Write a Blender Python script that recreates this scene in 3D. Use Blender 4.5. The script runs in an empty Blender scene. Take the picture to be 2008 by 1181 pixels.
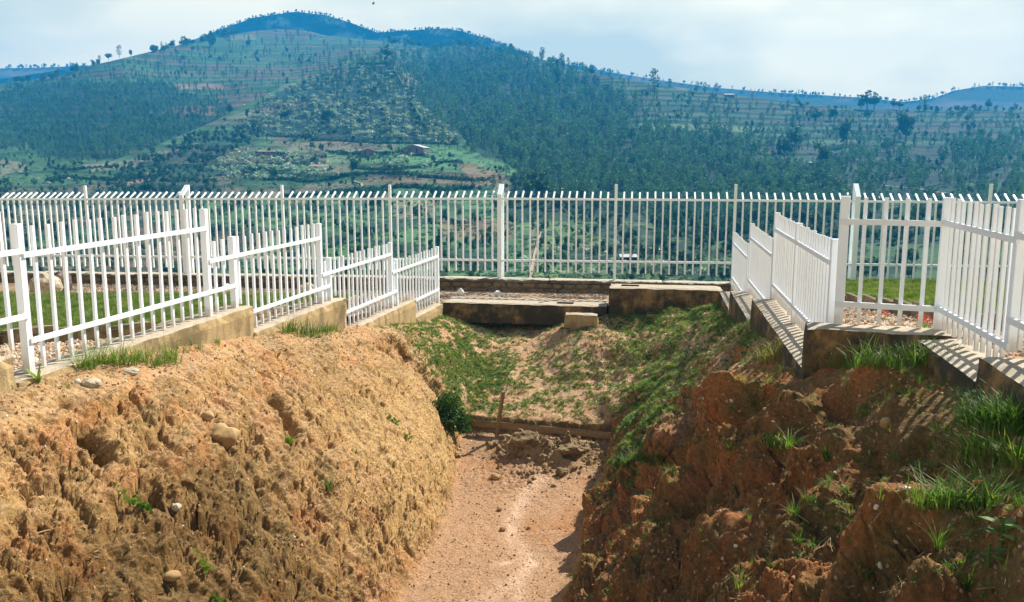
import bpy, math, random
import numpy as np
from mathutils import Vector, Matrix, Euler
R = math.radians
rng = np.random.default_rng(11)
random.seed(11)
sc = bpy.context.scene
col = sc.collection

# ------------------------------------------------------------------ camera, world, sun, exposure
F, CX, CY, PITCH = 1745.0, 1004.0, 590.5, R(9.44)
cd = bpy.data.cameras.new('camera'); cam = bpy.data.objects.new('camera', cd); col.objects.link(cam)
cd.sensor_width = 36.0; cd.lens = 36.0 * F / 2008.0; cd.clip_start = 0.1; cd.clip_end = 30000
cam.location = (0, 0, 0); cam.rotation_euler = (math.pi / 2 - PITCH, 0, 0)
sc.camera = cam
sc.render.resolution_x = 1024; sc.render.resolution_y = 602
sc.view_settings.view_transform = 'Standard'; sc.view_settings.look = 'None'
sc.view_settings.exposure = 0.93; sc.view_settings.gamma = 1.0; sc.view_settings.use_curve_mapping = False
sc.cycles.use_denoising = True
sc.cycles.max_bounces = 6; sc.cycles.diffuse_bounces = 3; sc.cycles.volume_bounces = 0
sc.cycles.transmission_bounces = 3; sc.cycles.transparent_max_bounces = 4; sc.cycles.sample_clamp_indirect = 6

SUN_AZ, SUN_EL = R(47), R(45)          # azimuth from +Y (away from the camera) towards +X
w = bpy.data.worlds.new('World'); sc.world = w; w.use_nodes = True
nt = w.node_tree; nt.nodes.clear(); N = nt.nodes.new; L = nt.links.new
sky = N('ShaderNodeTexSky'); sky.sky_type = 'NISHITA'; sky.sun_disc = False
sky.sun_elevation = SUN_EL; sky.sun_rotation = SUN_AZ; sky.air_density = 1.0; sky.dust_density = 1.5; sky.altitude = 1500
bg1 = N('ShaderNodeBackground'); bg1.inputs[1].default_value = 0.075; L(sky.outputs[0], bg1.inputs[0])
tc = N('ShaderNodeTexCoord'); mp = N('ShaderNodeMapping'); mp.inputs['Scale'].default_value = (1.0, 1.0, 2.6)
L(tc.outputs['Generated'], mp.inputs[0])
nz = N('ShaderNodeTexNoise'); nz.inputs['Scale'].default_value = 2.3; nz.inputs['Detail'].default_value = 5; nz.inputs['Roughness'].default_value = 0.5
L(mp.outputs[0], nz.inputs[0])
sep = N('ShaderNodeSeparateXYZ'); L(tc.outputs['Generated'], sep.inputs[0])
el = N('ShaderNodeMapRange'); el.inputs[1].default_value = 0.10; el.inputs[2].default_value = 0.45; el.inputs[3].default_value = 1.0; el.inputs[4].default_value = 0.08
L(sep.outputs[2], el.inputs[0])
cr = N('ShaderNodeMapRange'); cr.inputs[1].default_value = 0.42; cr.inputs[2].default_value = 0.56; cr.inputs[3].default_value = 0.0; cr.inputs[4].default_value = 1.0
L(nz.outputs[0], cr.inputs[0])
ccol = N('ShaderNodeMix'); ccol.data_type = 'RGBA'; L(cr.outputs[0], ccol.inputs[0])
ccol.inputs[6].default_value = (0.74, 0.70, 0.46, 1); ccol.inputs[7].default_value = (1.20, 1.02, 0.62, 1)
dt = N('ShaderNodeVectorMath'); dt.operation = 'DOT_PRODUCT'; L(tc.outputs['Generated'], dt.inputs[0]); dt.inputs[1].default_value = (math.sin(SUN_AZ), math.cos(SUN_AZ), 0)
sd = N('ShaderNodeMapRange'); sd.inputs[1].default_value = -1.0; sd.inputs[2].default_value = 1.0; sd.inputs[3].default_value = 0.68; sd.inputs[4].default_value = 1.03; L(dt.outputs['Value'], sd.inputs[0])
bg2 = N('ShaderNodeBackground'); L(sd.outputs[0], bg2.inputs[1]); L(ccol.outputs[2], bg2.inputs[0])
mix = N('ShaderNodeMixShader'); L(el.outputs[0], mix.inputs[0]); L(bg1.outputs[0], mix.inputs[1]); L(bg2.outputs[0], mix.inputs[2])
wo = N('ShaderNodeOutputWorld'); L(mix.outputs[0], wo.inputs[0])

sl = bpy.data.lights.new('sun', 'SUN'); sl.energy = 5.0; sl.angle = R(0.55); sl.color = (1.0, 0.955, 0.87)
so = bpy.data.objects.new('sun', sl); col.objects.link(so)
sdir = Vector((math.sin(SUN_AZ) * math.cos(SUN_EL), math.cos(SUN_AZ) * math.cos(SUN_EL), math.sin(SUN_EL)))
so.rotation_euler = sdir.to_track_quat('Z', 'Y').to_euler(); so.location = (20, 20, 40)

# ------------------------------------------------------------------ helpers
_P = rng.permutation(512).astype(np.int64); _P = np.concatenate([_P, _P, _P])
_G = rng.normal(size=(512, 3)); _G /= np.linalg.norm(_G, axis=1)[:, None]
def pn(x, y, z):
    x = np.asarray(x, float); y = np.asarray(y, float) + x * 0; z = np.asarray(z, float) + x * 0
    xi = np.floor(x).astype(np.int64); yi = np.floor(y).astype(np.int64); zi = np.floor(z).astype(np.int64)
    xf, yf, zf = x - xi, y - yi, z - zi
    xi &= 511; yi &= 511; zi &= 511
    f = lambda t: t * t * t * (t * (t * 6 - 15) + 10)
    u, v, w_ = f(xf), f(yf), f(zf)
    def g(i, j, k):
        h = _P[(_P[(_P[(xi + i) & 511] + yi + j) & 511] + zi + k) & 511]
        gr = _G[h]
        return gr[..., 0] * (xf - i) + gr[..., 1] * (yf - j) + gr[..., 2] * (zf - k)
    def l(a, b, t): return a + t * (b - a)
    return 1.6 * l(l(l(g(0,0,0), g(1,0,0), u), l(g(0,1,0), g(1,1,0), u), v), l(l(g(0,0,1), g(1,0,1), u), l(g(0,1,1), g(1,1,1), u), v), w_)
def fbm(x, y, z, o=4, r=0.5):
    a, s, t = 1.0, 0, 0
    for i in range(o):
        s = s + a * pn(x * 2**i + 17.3 * i, y * 2**i + 5.1 * i, z * 2**i + 9.7 * i); t += a; a *= r
    return s / t
def sstep(a, b, x):
    t = np.clip((x - a) / (b - a), 0, 1); return t * t * (3 - 2 * t)
def ray(px, py):
    u = (np.asarray(px, float) - CX) / F; v = (np.asarray(py, float) - CY) / F
    c = math.cos(PITCH) - v * math.sin(PITCH)
    return u / c, -(math.sin(PITCH) + v * math.cos(PITCH)) / c
def at(px, py, D):
    a, e = ray(px, py); return Vector((float(a) * D, D, float(e) * D))
def inpoly(x, y, poly):
    ins = np.zeros(np.shape(x), bool); n = len(poly)
    for i in range(n):
        x1, y1 = poly[i]; x2, y2 = poly[(i + 1) % n]
        if y1 == y2: continue
        c = ((y1 > y) != (y2 > y)) & (x < (x2 - x1) * (y - y1) / (y2 - y1) + x1)
        ins ^= c
    return ins

def tag(o, label=None, cat=None, group=None, kind=None):
    if label: o['label'] = label
    if cat: o['category'] = cat
    if group: o['group'] = group
    if kind: o['kind'] = kind
    return o
def link(name, me, mat=None, parent=None):
    o = bpy.data.objects.new(name, me); col.objects.link(o)
    if mat is not None and me is not None and not me.materials: me.materials.append(mat)
    if parent is not None: o.parent = parent
    return o
def empty(name, loc=(0, 0, 0), rz=0):
    o = bpy.data.objects.new(name, None); col.objects.link(o); o.location = loc; o.rotation_euler.z = rz
    o.empty_display_size = 0.2; return o
def fast_mesh(name, V, Q, smooth=False, n=4):
    V = np.asarray(V, np.float32).reshape(-1, 3); Q = np.asarray(Q, np.int32).reshape(-1, n)
    me = bpy.data.meshes.new(name)
    me.vertices.add(len(V)); me.vertices.foreach_set('co', V.ravel())
    me.loops.add(Q.size); me.loops.foreach_set('vertex_index', Q.ravel())
    me.polygons.add(len(Q)); me.polygons.foreach_set('loop_start', np.arange(0, Q.size, n, dtype=np.int32))
    me.polygons.foreach_set('use_smooth', np.full(len(Q), smooth))
    me.update(calc_edges=True); return me
def grid_quads(r, c):
    i = np.arange(r * c).reshape(r, c)
    return np.stack([i[:-1, :-1], i[:-1, 1:], i[1:, 1:], i[1:, :-1]], -1).reshape(-1, 4)
def set_col(me, C, name='Col'):
    a = me.color_attributes.new(name, 'FLOAT_COLOR', 'POINT')
    C = np.concatenate([C.reshape(-1, 3), np.ones((C.size // 3, 1))], 1).astype(np.float32)
    a.data.foreach_set('color', C.ravel())
def pmesh(name, V, Fc, smooth=False):
    me = bpy.data.meshes.new(name); me.from_pydata([tuple(v) for v in V], [], Fc)
    if smooth: me.polygons.foreach_set('use_smooth', [True] * len(me.polygons))
    me.update(); return me
BOXF = [(0,3,2,1),(4,5,6,7),(0,1,5,4),(1,2,6,5),(2,3,7,6),(3,0,4,7)]
def boxv(x0, x1, y0, y1, z0, z1):
    return [(x0,y0,z0),(x1,y0,z0),(x1,y1,z0),(x0,y1,z0),(x0,y0,z1),(x1,y0,z1),(x1,y1,z1),(x0,y1,z1)]

# ------------------------------------------------------------------ materials
def mat_new(name, rough=0.8, spec=0.3):
    m = bpy.data.materials.new(name); m.use_nodes = True
    b = m.node_tree.nodes['Principled BSDF']; b.inputs['Roughness'].default_value = rough
    b.inputs['Specular IOR Level'].default_value = spec
    return m, m.node_tree, b
def noise_node(t, scale, detail=4, rough=0.55, vec=None, coord='Object'):
    n = t.nodes.new('ShaderNodeTexNoise'); n.inputs['Scale'].default_value = scale
    n.inputs['Detail'].default_value = detail; n.inputs['Roughness'].default_value = rough
    if vec is None:
        if coord == 'World':
            g = t.nodes.new('ShaderNodeNewGeometry'); vec = g.outputs['Position']
        else:
            c = t.nodes.new('ShaderNodeTexCoord'); vec = c.outputs[coord]
    t.links.new(vec, n.inputs['Vector']); return n
def ramp(t, src, stops):
    r = t.nodes.new('ShaderNodeValToRGB'); t.links.new(src, r.inputs[0]); e = r.color_ramp.elements
    while len(e) < len(stops): e.new(0.5)
    for i, (p, c) in enumerate(stops):
        e[i].position = p; e[i].color = (c[0], c[1], c[2], 1) if not isinstance(c, (int, float)) else (c, c, c, 1)
    return r
def mixc(t, fac, a, b, mode='MIX'):
    m = t.nodes.new('ShaderNodeMix'); m.data_type = 'RGBA'; m.blend_type = mode
    for s, v in ((0, fac), (6, a), (7, b)):
        if isinstance(v, (int, float)): m.inputs[s].default_value = v
        elif isinstance(v, tuple): m.inputs[s].default_value = (*v, 1)
        else: t.links.new(v, m.inputs[s])
    return m.outputs[2]
def bump(t, b, src, dist, strength=1.0):
    n = t.nodes.new('ShaderNodeBump'); n.inputs['Distance'].default_value = dist; n.inputs['Strength'].default_value = strength
    t.links.new(src, n.inputs['Height']); t.links.new(n.outputs[0], b.inputs['Normal']); return n
def world_scaled(t, s):
    g = t.nodes.new('ShaderNodeNewGeometry'); m = t.nodes.new('ShaderNodeMapping'); m.inputs['Scale'].default_value = s
    t.links.new(g.outputs['Position'], m.inputs[0]); return m.outputs[0]

def foliage_mat(name, c1, c2, trans=0.35, rough=0.6, ns=0.9, c3=None):
    m = bpy.data.materials.new(name); m.use_nodes = True; t = m.node_tree; t.nodes.clear()
    oi = t.nodes.new('ShaderNodeObjectInfo'); n = noise_node(t, ns, 2, 0.6, coord='World')
    ad = t.nodes.new('ShaderNodeMath'); ad.operation = 'MULTIPLY_ADD'; t.links.new(oi.outputs['Random'], ad.inputs[0]); ad.inputs[1].default_value = 0.55
    t.links.new(n.outputs[0], ad.inputs[2])
    r = ramp(t, ad.outputs[0], [(0.35, c1), (0.95, c2)] if c3 is None else [(0.35, c1), (0.85, c2), (1.02, c3)])
    d = t.nodes.new('ShaderNodeBsdfPrincipled'); d.inputs['Roughness'].default_value = rough; d.inputs['Specular IOR Level'].default_value = 0.3
    tr = t.nodes.new('ShaderNodeBsdfTranslucent'); t.links.new(r.outputs[0], d.inputs['Base Color'])
    yc = mixc(t, 1.0, r.outputs[0], (1.25, 1.2, 0.5), 'MULTIPLY'); t.links.new(yc, tr.inputs[0])
    mx = t.nodes.new('ShaderNodeMixShader'); mx.inputs[0].default_value = trans
    t.links.new(d.outputs[0], mx.inputs[1]); t.links.new(tr.outputs[0], mx.inputs[2])
    o = t.nodes.new('ShaderNodeOutputMaterial'); t.links.new(mx.outputs[0], o.inputs[0]); return m

M = {}
M['grass'] = foliage_mat('grass', (0.035, 0.095, 0.018), (0.15, 0.27, 0.05), 0.4, ns=6, c3=(0.34, 0.32, 0.12))
M['lawn'] = foliage_mat('lawn_grass', (0.035, 0.10, 0.012), (0.17, 0.26, 0.05), 0.4, ns=3, c3=(0.30, 0.33, 0.12))
M['herb'] = foliage_mat('herb', (0.05, 0.13, 0.025), (0.17, 0.28, 0.055), 0.35, ns=5)
M['euca'] = foliage_mat('eucalyptus_leaves', (0.004, 0.026, 0.018), (0.085, 0.220, 0.095), 0.3)
M['colm'] = foliage_mat('columnar_leaves', (0.005, 0.030, 0.018), (0.055, 0.145, 0.055), 0.3)
M['broad'] = foliage_mat('broadleaf_leaves', (0.005, 0.030, 0.012), (0.055, 0.145, 0.045), 0.28)
M['banana'] = foliage_mat('banana_leaves', (0.13, 0.22, 0.15), (0.42, 0.52, 0.40), 0.3, 0.35)
M['shrub'] = foliage_mat('shrub_leaves', (0.03, 0.09, 0.015), (0.08, 0.17, 0.03), 0.3)
M['red'] = foliage_mat('red_petals', (0.55, 0.03, 0.03), (0.7, 0.06, 0.05), 0.3)
M['bluegreen'] = foliage_mat('crop_leaves', (0.05, 0.11, 0.07), (0.12, 0.2, 0.13), 0.3)

m, t, b = mat_new('white_paint', 0.38, 0.5); M['white'] = m
n = noise_node(t, 7, 5, 0.7, coord='World'); n2 = noise_node(t, 2.2, 3, coord='World')
base = ramp(t, n2.outputs[0], [(0.3, (0.83, 0.88, 0.92)), (0.7, (0.87, 0.91, 0.94))])
rust = ramp(t, n.outputs[0], [(0.70, 0.0), (0.76, 1.0)])
gc = t.nodes.new('ShaderNodeTexCoord'); gs = t.nodes.new('ShaderNodeSeparateXYZ'); t.links.new(gc.outputs['Generated'], gs.inputs[0])
n3 = noise_node(t, 12, 4, 0.7, coord='World'); md_ = t.nodes.new('ShaderNodeMath'); md_.operation = 'MULTIPLY_ADD'; t.links.new(n3.outputs[0], md_.inputs[0]); md_.inputs[1].default_value = -0.12; t.links.new(gs.outputs[2], md_.inputs[2])
dirt = ramp(t, md_.outputs[0], [(0.0, 0.45), (0.05, 0.0)])
cc_ = mixc(t, rust.outputs[0], base.outputs[0], (0.55, 0.38, 0.22)); t.links.new(mixc(t, dirt.outputs[0], cc_, (0.50, 0.36, 0.24)), b.inputs['Base Color'])
m, t, b = mat_new('white_paint_rusting', 0.45, 0.45); M['whiter'] = m
n = noise_node(t, 5, 5, 0.7, coord='World'); n2 = noise_node(t, 2.2, 3, coord='World')
base = ramp(t, n2.outputs[0], [(0.3, (0.82, 0.87, 0.88)), (0.7, (0.87, 0.91, 0.91))])
rust = ramp(t, n.outputs[0], [(0.66, 0.0), (0.76, 0.7)])
t.links.new(mixc(t, rust.outputs[0], base.outputs[0], (0.60, 0.40, 0.20)), b.inputs['Base Color'])

def concrete(name, top, side, dark, darkamt=0.5):
    m, t, b = mat_new(name, 0.92, 0.15)
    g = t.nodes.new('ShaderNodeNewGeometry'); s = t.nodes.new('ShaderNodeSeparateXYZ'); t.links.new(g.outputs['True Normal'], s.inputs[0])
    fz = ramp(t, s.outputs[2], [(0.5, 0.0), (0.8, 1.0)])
    n1 = noise_node(t, 1.6, 6, 0.65, coord='World'); n2 = noise_node(t, 9, 6, 0.7, coord='World'); n3 = noise_node(t, 60, 3, 0.6, coord='World')
    n4 = noise_node(t, 1.0, 5, 0.6, vec=world_scaled(t, (5, 5, 0.8)))
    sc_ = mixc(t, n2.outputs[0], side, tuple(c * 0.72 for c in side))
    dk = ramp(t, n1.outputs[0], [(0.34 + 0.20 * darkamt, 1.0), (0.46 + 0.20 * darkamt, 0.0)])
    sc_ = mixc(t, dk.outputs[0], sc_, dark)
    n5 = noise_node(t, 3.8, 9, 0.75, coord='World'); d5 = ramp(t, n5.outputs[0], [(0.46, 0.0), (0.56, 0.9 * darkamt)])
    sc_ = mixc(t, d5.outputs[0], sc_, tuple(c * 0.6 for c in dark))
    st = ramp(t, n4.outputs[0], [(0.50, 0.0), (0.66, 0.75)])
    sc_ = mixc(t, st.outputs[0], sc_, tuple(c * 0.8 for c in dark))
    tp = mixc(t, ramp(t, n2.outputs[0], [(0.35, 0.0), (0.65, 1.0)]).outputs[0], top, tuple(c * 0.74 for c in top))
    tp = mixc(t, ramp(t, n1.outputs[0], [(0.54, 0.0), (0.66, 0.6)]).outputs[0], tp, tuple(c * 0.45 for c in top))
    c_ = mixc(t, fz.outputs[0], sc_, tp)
    c_ = mixc(t, 0.35, c_, mixc(t, n3.outputs[0], (0.1, 0.09, 0.07), (0.9, 0.88, 0.85)), 'OVERLAY')
    t.links.new(c_, b.inputs['Base Color'])
    ad = t.nodes.new('ShaderNodeMath'); ad.operation = 'ADD'; t.links.new(n2.outputs[0], ad.inputs[0]); t.links.new(n3.outputs[0], ad.inputs[1])
    bump(t, b, ad.outputs[0], 0.012, 0.7); return m
M['kerb'] = concrete('kerb_concrete', (0.49, 0.41, 0.30), (0.54, 0.385, 0.19), (0.22, 0.16, 0.08), 0.12)
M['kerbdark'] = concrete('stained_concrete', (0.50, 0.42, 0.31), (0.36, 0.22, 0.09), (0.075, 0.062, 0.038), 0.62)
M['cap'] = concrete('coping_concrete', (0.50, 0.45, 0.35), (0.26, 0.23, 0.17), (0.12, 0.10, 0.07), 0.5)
M['edge'] = concrete('edging_concrete', (0.30, 0.26, 0.19), (0.42, 0.31, 0.17), (0.16, 0.12, 0.07), 0.5)

m, t, b = mat_new('wall_stone', 0.9, 0.2); M['stone'] = m
oi = t.nodes.new('ShaderNodeObjectInfo'); n = noise_node(t, 8, 5, 0.7, coord='World')
r = ramp(t, oi.outputs['Random'], [(0.0, (0.17, 0.125, 0.07)), (0.45, (0.24, 0.18, 0.10)), (0.8, (0.20, 0.17, 0.12)), (1.0, (0.30, 0.17, 0.07))])
r2 = ramp(t, n.outputs[0], [(0.35, 0.5), (0.65, 1.15)])
t.links.new(mixc(t, 1.0, r.outputs[0], r2.outputs[0], 'MULTIPLY'), b.inputs['Base Color']); bump(t, b, n.outputs[0], 0.02, 0.6)

def rockmat(name, c1, c2, c3):
    m, t, b = mat_new(name, 0.9, 0.2); n = noise_node(t, 6, 6, 0.7, coord='World')
    r = ramp(t, n.outputs[0], [(0.32, c1), (0.5, c2), (0.68, c3)]); t.links.new(r.outputs[0], b.inputs['Base Color'])
    bump(t, b, n.outputs[0], 0.02, 0.6); return m
M['rock'] = rockmat('pale_rock', (0.22, 0.17, 0.10), (0.42, 0.35, 0.24), (0.55, 0.5, 0.4))
M['whiterock'] = rockmat('white_quartz', (0.6, 0.55, 0.48), (0.75, 0.72, 0.66), (0.8, 0.78, 0.74))
M['darkrock'] = rockmat('purple_brown_rock', (0.06, 0.045, 0.04), (0.14, 0.09, 0.08), (0.5, 0.4, 0.36))
M['ochrerock'] = rockmat('ochre_rock', (0.27, 0.165, 0.07), (0.38, 0.24, 0.105), (0.45, 0.30, 0.15))

m, t, b = mat_new('gravel_stone', 0.9, 0.2); M['gravelstone'] = m
oi = t.nodes.new('ShaderNodeObjectInfo')
r = ramp(t, oi.outputs['Random'], [(0.0, (0.30, 0.17, 0.09)), (0.3, (0.45, 0.31, 0.19)), (0.7, (0.55, 0.43, 0.30)), (1.0, (0.66, 0.6, 0.5))])
t.links.new(r.outputs[0], b.inputs['Base Color'])
m, t, b = mat_new('soil_crumb', 0.95, 0.1); M['crumb'] = m
oi = t.nodes.new('ShaderNodeObjectInfo')
r = ramp(t, oi.outputs['Random'], [(0.0, (0.22, 0.12, 0.05)), (0.35, (0.33, 0.19, 0.085)), (0.75, (0.42, 0.24, 0.12)), (0.93, (0.5, 0.34, 0.2)), (1.0, (0.72, 0.66, 0.56))])
t.links.new(r.outputs[0], b.inputs['Base Color'])

def attrmat(name, bscale, bdist, vary=0.3, rough=0.95, fine=None, strength=0.8):
    m, t, b = mat_new(name, rough, 0.12)
    a = t.nodes.new('ShaderNodeVertexColor'); a.layer_name = 'Col'
    n = noise_node(t, bscale, 5, 0.65, coord='World')
    c_ = mixc(t, vary, a.outputs[0], mixc(t, ramp(t, n.outputs[0], [(0.3, 0.0), (0.7, 1.0)]).outputs[0], (0.05, 0.05, 0.05), (0.92, 0.92, 0.92)), 'OVERLAY')
    t.links.new(c_, b.inputs['Base Color']); src = n.outputs[0]
    if fine:
        n2 = noise_node(t, fine, 3, 0.6, coord='World')
        ad = t.nodes.new('ShaderNodeMath'); ad.operation = 'MULTIPLY_ADD'; t.links.new(n2.outputs[0], ad.inputs[0]); ad.inputs[1].default_value = 0.6; t.links.new(n.outputs[0], ad.inputs[2]); src = ad.outputs[0]
    bump(t, b, src, bdist, strength); return m
M['soil'] = attrmat('eroded_soil', 28, 0.035, 0.45, fine=90)
M['ground'] = attrmat('gravel_ground', 22, 0.02, 0.4, fine=70)
M['hill'] = attrmat('hill_fields', 0.35, 0.8, 0.45, fine=1.3, strength=0.5)
m, t, b = mat_new('bark', 0.9, 0.1); b.inputs['Base Color'].default_value = (0.16, 0.12, 0.085, 1); M['bark'] = m
m, t, b = mat_new('weathered_wood', 0.85, 0.2); M['wood'] = m
n = noise_node(t, 3, 5, 0.7, vec=world_scaled(t, (22, 22, 4)))
t.links.new(ramp(t, n.outputs[0], [(0.3, (0.16, 0.10, 0.05)), (0.7, (0.34, 0.23, 0.12))]).outputs[0], b.inputs['Base Color'])
def flat(name, c, rough=0.8):
    m, t, b = mat_new(name, rough, 0.2)
    n = noise_node(t, 1.2, 4, 0.6, coord='World')
    t.links.new(mixc(t, n.outputs[0], tuple(x * 0.75 for x in c), tuple(min(x * 1.2, 0.9) for x in c)), b.inputs['Base Color']); return m
M['mud'] = flat('mud_brick', (0.19, 0.13, 0.10)); M['tile'] = flat('old_roof_tile', (0.30, 0.20, 0.13))
M['tin'] = flat('pale_roof_sheet', (0.5, 0.48, 0.45), 0.5); M['darkdoor'] = flat('dark_opening', (0.03, 0.025, 0.02))
M['paleplaster'] = flat('pale_plaster', (0.5, 0.45, 0.38)); M['path'] = flat('red_earth_path', (0.36, 0.26, 0.18))
M['mudlump'] = rockmat('dried_mud', (0.10, 0.065, 0.03), (0.20, 0.135, 0.065), (0.30, 0.21, 0.11))
M['bird'] = flat('bird_feathers', (0.03, 0.03, 0.035))

# ------------------------------------------------------------------ lines of the place (metres, camera at the origin)
XL = lambda D: -6.97 + 0.235 * np.asarray(D, float)           # left fence
XR = lambda D: 2.09 + 0.15 * np.asarray(D, float)             # right fence, far part
XRn = lambda D: 4.16 + 0.161 * (np.asarray(D, float) - 7.26)  # right fence, near part
YB = lambda x: 24.0 - 0.15 * np.asarray(x, float)             # back wall
YK = lambda x: 21.6 - 0.17 * np.asarray(x, float)             # front face of the back kerb
def zleft(D): D = np.asarray(D, float); return -2.34 - 0.0967 * np.clip(D - 9, 0, 15)
def zright(D): D = np.asarray(D, float); return -2.05 - 0.108 * np.clip(D - 9.5, 0, 14)

# ------------------------------------------------------------------ the eroded ravine
SEC = [  # D, eleven (x, z): left kerb, left rim, bank, bank, foot, middle, foot, wall, ledge, lip, right kerb
(-6, [(-8.2,-2.1),(-7.8,-2.3),(-7.3,-3.2),(-6.9,-4.5),(-6.5,-5.9),(-4.5,-5.95),(-2.6,-5.9),(-1.6,-4.5),(-0.9,-3.4),(0.2,-2.4),(1.2,-2.1)]),
(4.0, [(-5.86,-2.1),(-5.4,-2.3),(-4.9,-3.2),(-4.4,-4.5),(-4.0,-5.9),(-2,-5.95),(-0.6,-5.9),(0.4,-4.6),(1.3,-3.7),(2.45,-2.32),(3.3,-1.87)]),
(6.0, [(-5.39,-2.15),(-5.0,-2.3),(-4.4,-3.2),(-3.5,-4.6),(-3.0,-5.9),(-1.5,-5.93),(-0.2,-5.9),(0.7,-4.7),(1.6,-3.8),(2.9,-2.45),(3.65,-1.88)]),
(8.0, [(-4.92,-2.25),(-4.55,-2.42),(-3.9,-3.2),(-3.0,-4.6),(-2.5,-5.88),(-1.0,-5.9),(0.1,-5.88),(1.1,-4.6),(2.1,-3.6),(3.05,-2.42),(4.1,-1.98)]),
(9.2, [(-4.64,-2.27),(-4.2,-2.5),(-3.55,-3.2),(-2.6,-4.6),(-2.0,-5.86),(-0.6,-5.87),(0.35,-5.85),(1.25,-4.6),(2.2,-3.55),(2.85,-2.4),(4.0,-2.02)]),
(9.6, [(-4.55,-2.3),(-4.13,-2.52),(-3.45,-3.2),(-2.5,-4.6),(-1.88,-5.85),(-0.6,-5.87),(0.4,-5.85),(1.3,-4.6),(2.3,-3.5),(2.8,-2.6),(3.4,-2.38)]),
(11.0,[(-4.22,-2.42),(-3.85,-2.62),(-3.1,-3.25),(-2.05,-4.6),(-1.45,-5.82),(-0.4,-5.84),(0.65,-5.82),(1.65,-4.8),(2.4,-3.9),(2.7,-3.0),(3.6,-2.48)]),
(12.5,[(-3.86,-2.6),(-3.5,-2.8),(-2.8,-3.45),(-1.75,-4.7),(-1.15,-5.8),(0,-5.82),(1.0,-5.8),(1.6,-5.0),(1.95,-4.4),(2.75,-3.5),(3.8,-2.56)]),
(14.0,[(-3.5,-2.83),(-3.2,-3.0),(-2.4,-3.65),(-1.5,-4.8),(-1.0,-5.78),(0.1,-5.79),(1.3,-5.78),(1.65,-5.1),(1.95,-4.7),(2.95,-3.65),(4.0,-2.66)]),
(16.0,[(-3.04,-3.18),(-2.7,-3.4),(-2.0,-4.1),(-1.4,-5.0),(-1.0,-5.74),(0.4,-5.72),(1.75,-5.74),(1.95,-5.2),(2.3,-4.75),(3.2,-3.95),(4.3,-2.98)]),
(16.85,[(-2.83,-3.32),(-2.5,-3.5),(-1.9,-4.25),(-1.4,-5.0),(-1.05,-5.52),(0.5,-5.46),(1.85,-5.5),(2.05,-5.15),(2.5,-4.8),(3.3,-4.0),(4.4,-3.05)]),
(17.0,[(-2.8,-3.4),(-2.4,-3.5),(-1.8,-4.2),(-1.3,-4.8),(-0.9,-5.2),(0.5,-5.24),(1.85,-5.2),(2.15,-4.95),(2.6,-4.7),(3.4,-3.95),(4.45,-3.07)]),
(18.5,[(-2.45,-3.58),(-2.1,-3.75),(-1.6,-4.2),(-1.1,-4.7),(-0.6,-4.9),(0.6,-4.95),(1.7,-4.8),(2.4,-4.55),(3.0,-4.2),(3.8,-3.7),(4.65,-3.28)]),
(20.0,[(-2.1,-3.85),(-1.8,-3.95),(-1.4,-4.2),(-1.0,-4.45),(-0.4,-4.6),(0.5,-4.6),(1.6,-4.2),(2.4,-4.1),(3.1,-4.0),(4.0,-3.7),(4.9,-3.45)]),
(21.2,[(-1.85,-3.95),(-1.6,-4.0),(-1.2,-4.15),(-0.9,-4.27),(-0.3,-4.37),(0.5,-4.32),(1.6,-3.92),(2.4,-3.85),(3.1,-3.8),(4.0,-3.65),(5.05,-3.5)]),
(22.6,[(-1.75,-3.98),(-1.5,-4.03),(-1.1,-4.2),(-0.8,-4.3),(-0.2,-4.35),(0.6,-4.3),(1.7,-4.15),(2.5,-4.0),(3.2,-3.85),(4.1,-3.65),(5.15,-3.5)])]
SD = np.array([s[0] for s in SEC], float); SX = np.array([[p[0] for p in s[1]] for s in SEC]); SZ = np.array([[p[1] for p in s[1]] for s in SEC])
rows = np.concatenate([np.linspace(-6, 3.6, 24), np.linspace(3.8, 6.0, 90), 6.0 + np.cumsum(np.linspace(0.0145, 0.0275, 800))])
rows = rows[rows < 22.5]
seg = [34, 105, 140, 120, 48, 48, 100, 90, 100, 56]
ccol_ = np.concatenate([i + np.arange(n_) / n_ for i, n_ in enumerate(seg)] + [[10.0]])
def blur(A, k, ax):
    for _ in range(k):
        A = A.copy(); s0 = np.moveaxis(A, ax, 0); s0[1:-1] = (s0[:-2] + 2 * s0[1:-1] + s0[2:]) / 4
    return A
ctlx = np.stack([np.interp(rows, SD, SX[:, j]) for j in range(11)], 1)
ctlz = np.stack([np.interp(rows, SD, SZ[:, j]) for j in range(11)], 1)
sharp = np.abs(rows - 16.93) < 0.35
bx, bz = blur(ctlx, 260, 0), blur(ctlz, 260, 0)
wgt = np.where(sharp, 0, 1)[:, None] * np.clip((np.abs(rows - 16.93)[:, None] - 0.35) / 0.6, 0, 1)
ctlx = ctlx * (1 - wgt) + bx * wgt; ctlz = ctlz * (1 - wgt) + bz * wgt
GX = np.stack([np.interp(ccol_, np.arange(11), r_) for r_ in ctlx]); GZ = np.stack([np.interp(ccol_, np.arange(11), r_) for r_ in ctlz])
GX = blur(GX, 60, 1); GZ = blur(GZ, 60, 1)
GY = rows[:, None] - 0.32 * (GX - 0.5) * np.exp(-((rows[:, None] - 16.9) / 1.3) ** 2) * np.clip(1 - np.abs(GX - 0.5) / 4.5, 0, 1)
def normals(X, Y, Z):
    du = np.stack([np.gradient(A, axis=1) for A in (X, Y, Z)], -1); dv = np.stack([np.gradient(A, axis=0) for A in (X, Y, Z)], -1)
    n_ = np.cross(du, dv); n_ /= np.maximum(np.linalg.norm(n_, axis=-1, keepdims=True), 1e-9); return n_
NB = normals(GX, GY, GZ)
steep = sstep(0.92, 0.55, NB[..., 2])
CC = ccol_[None, :] + GX * 0
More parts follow.
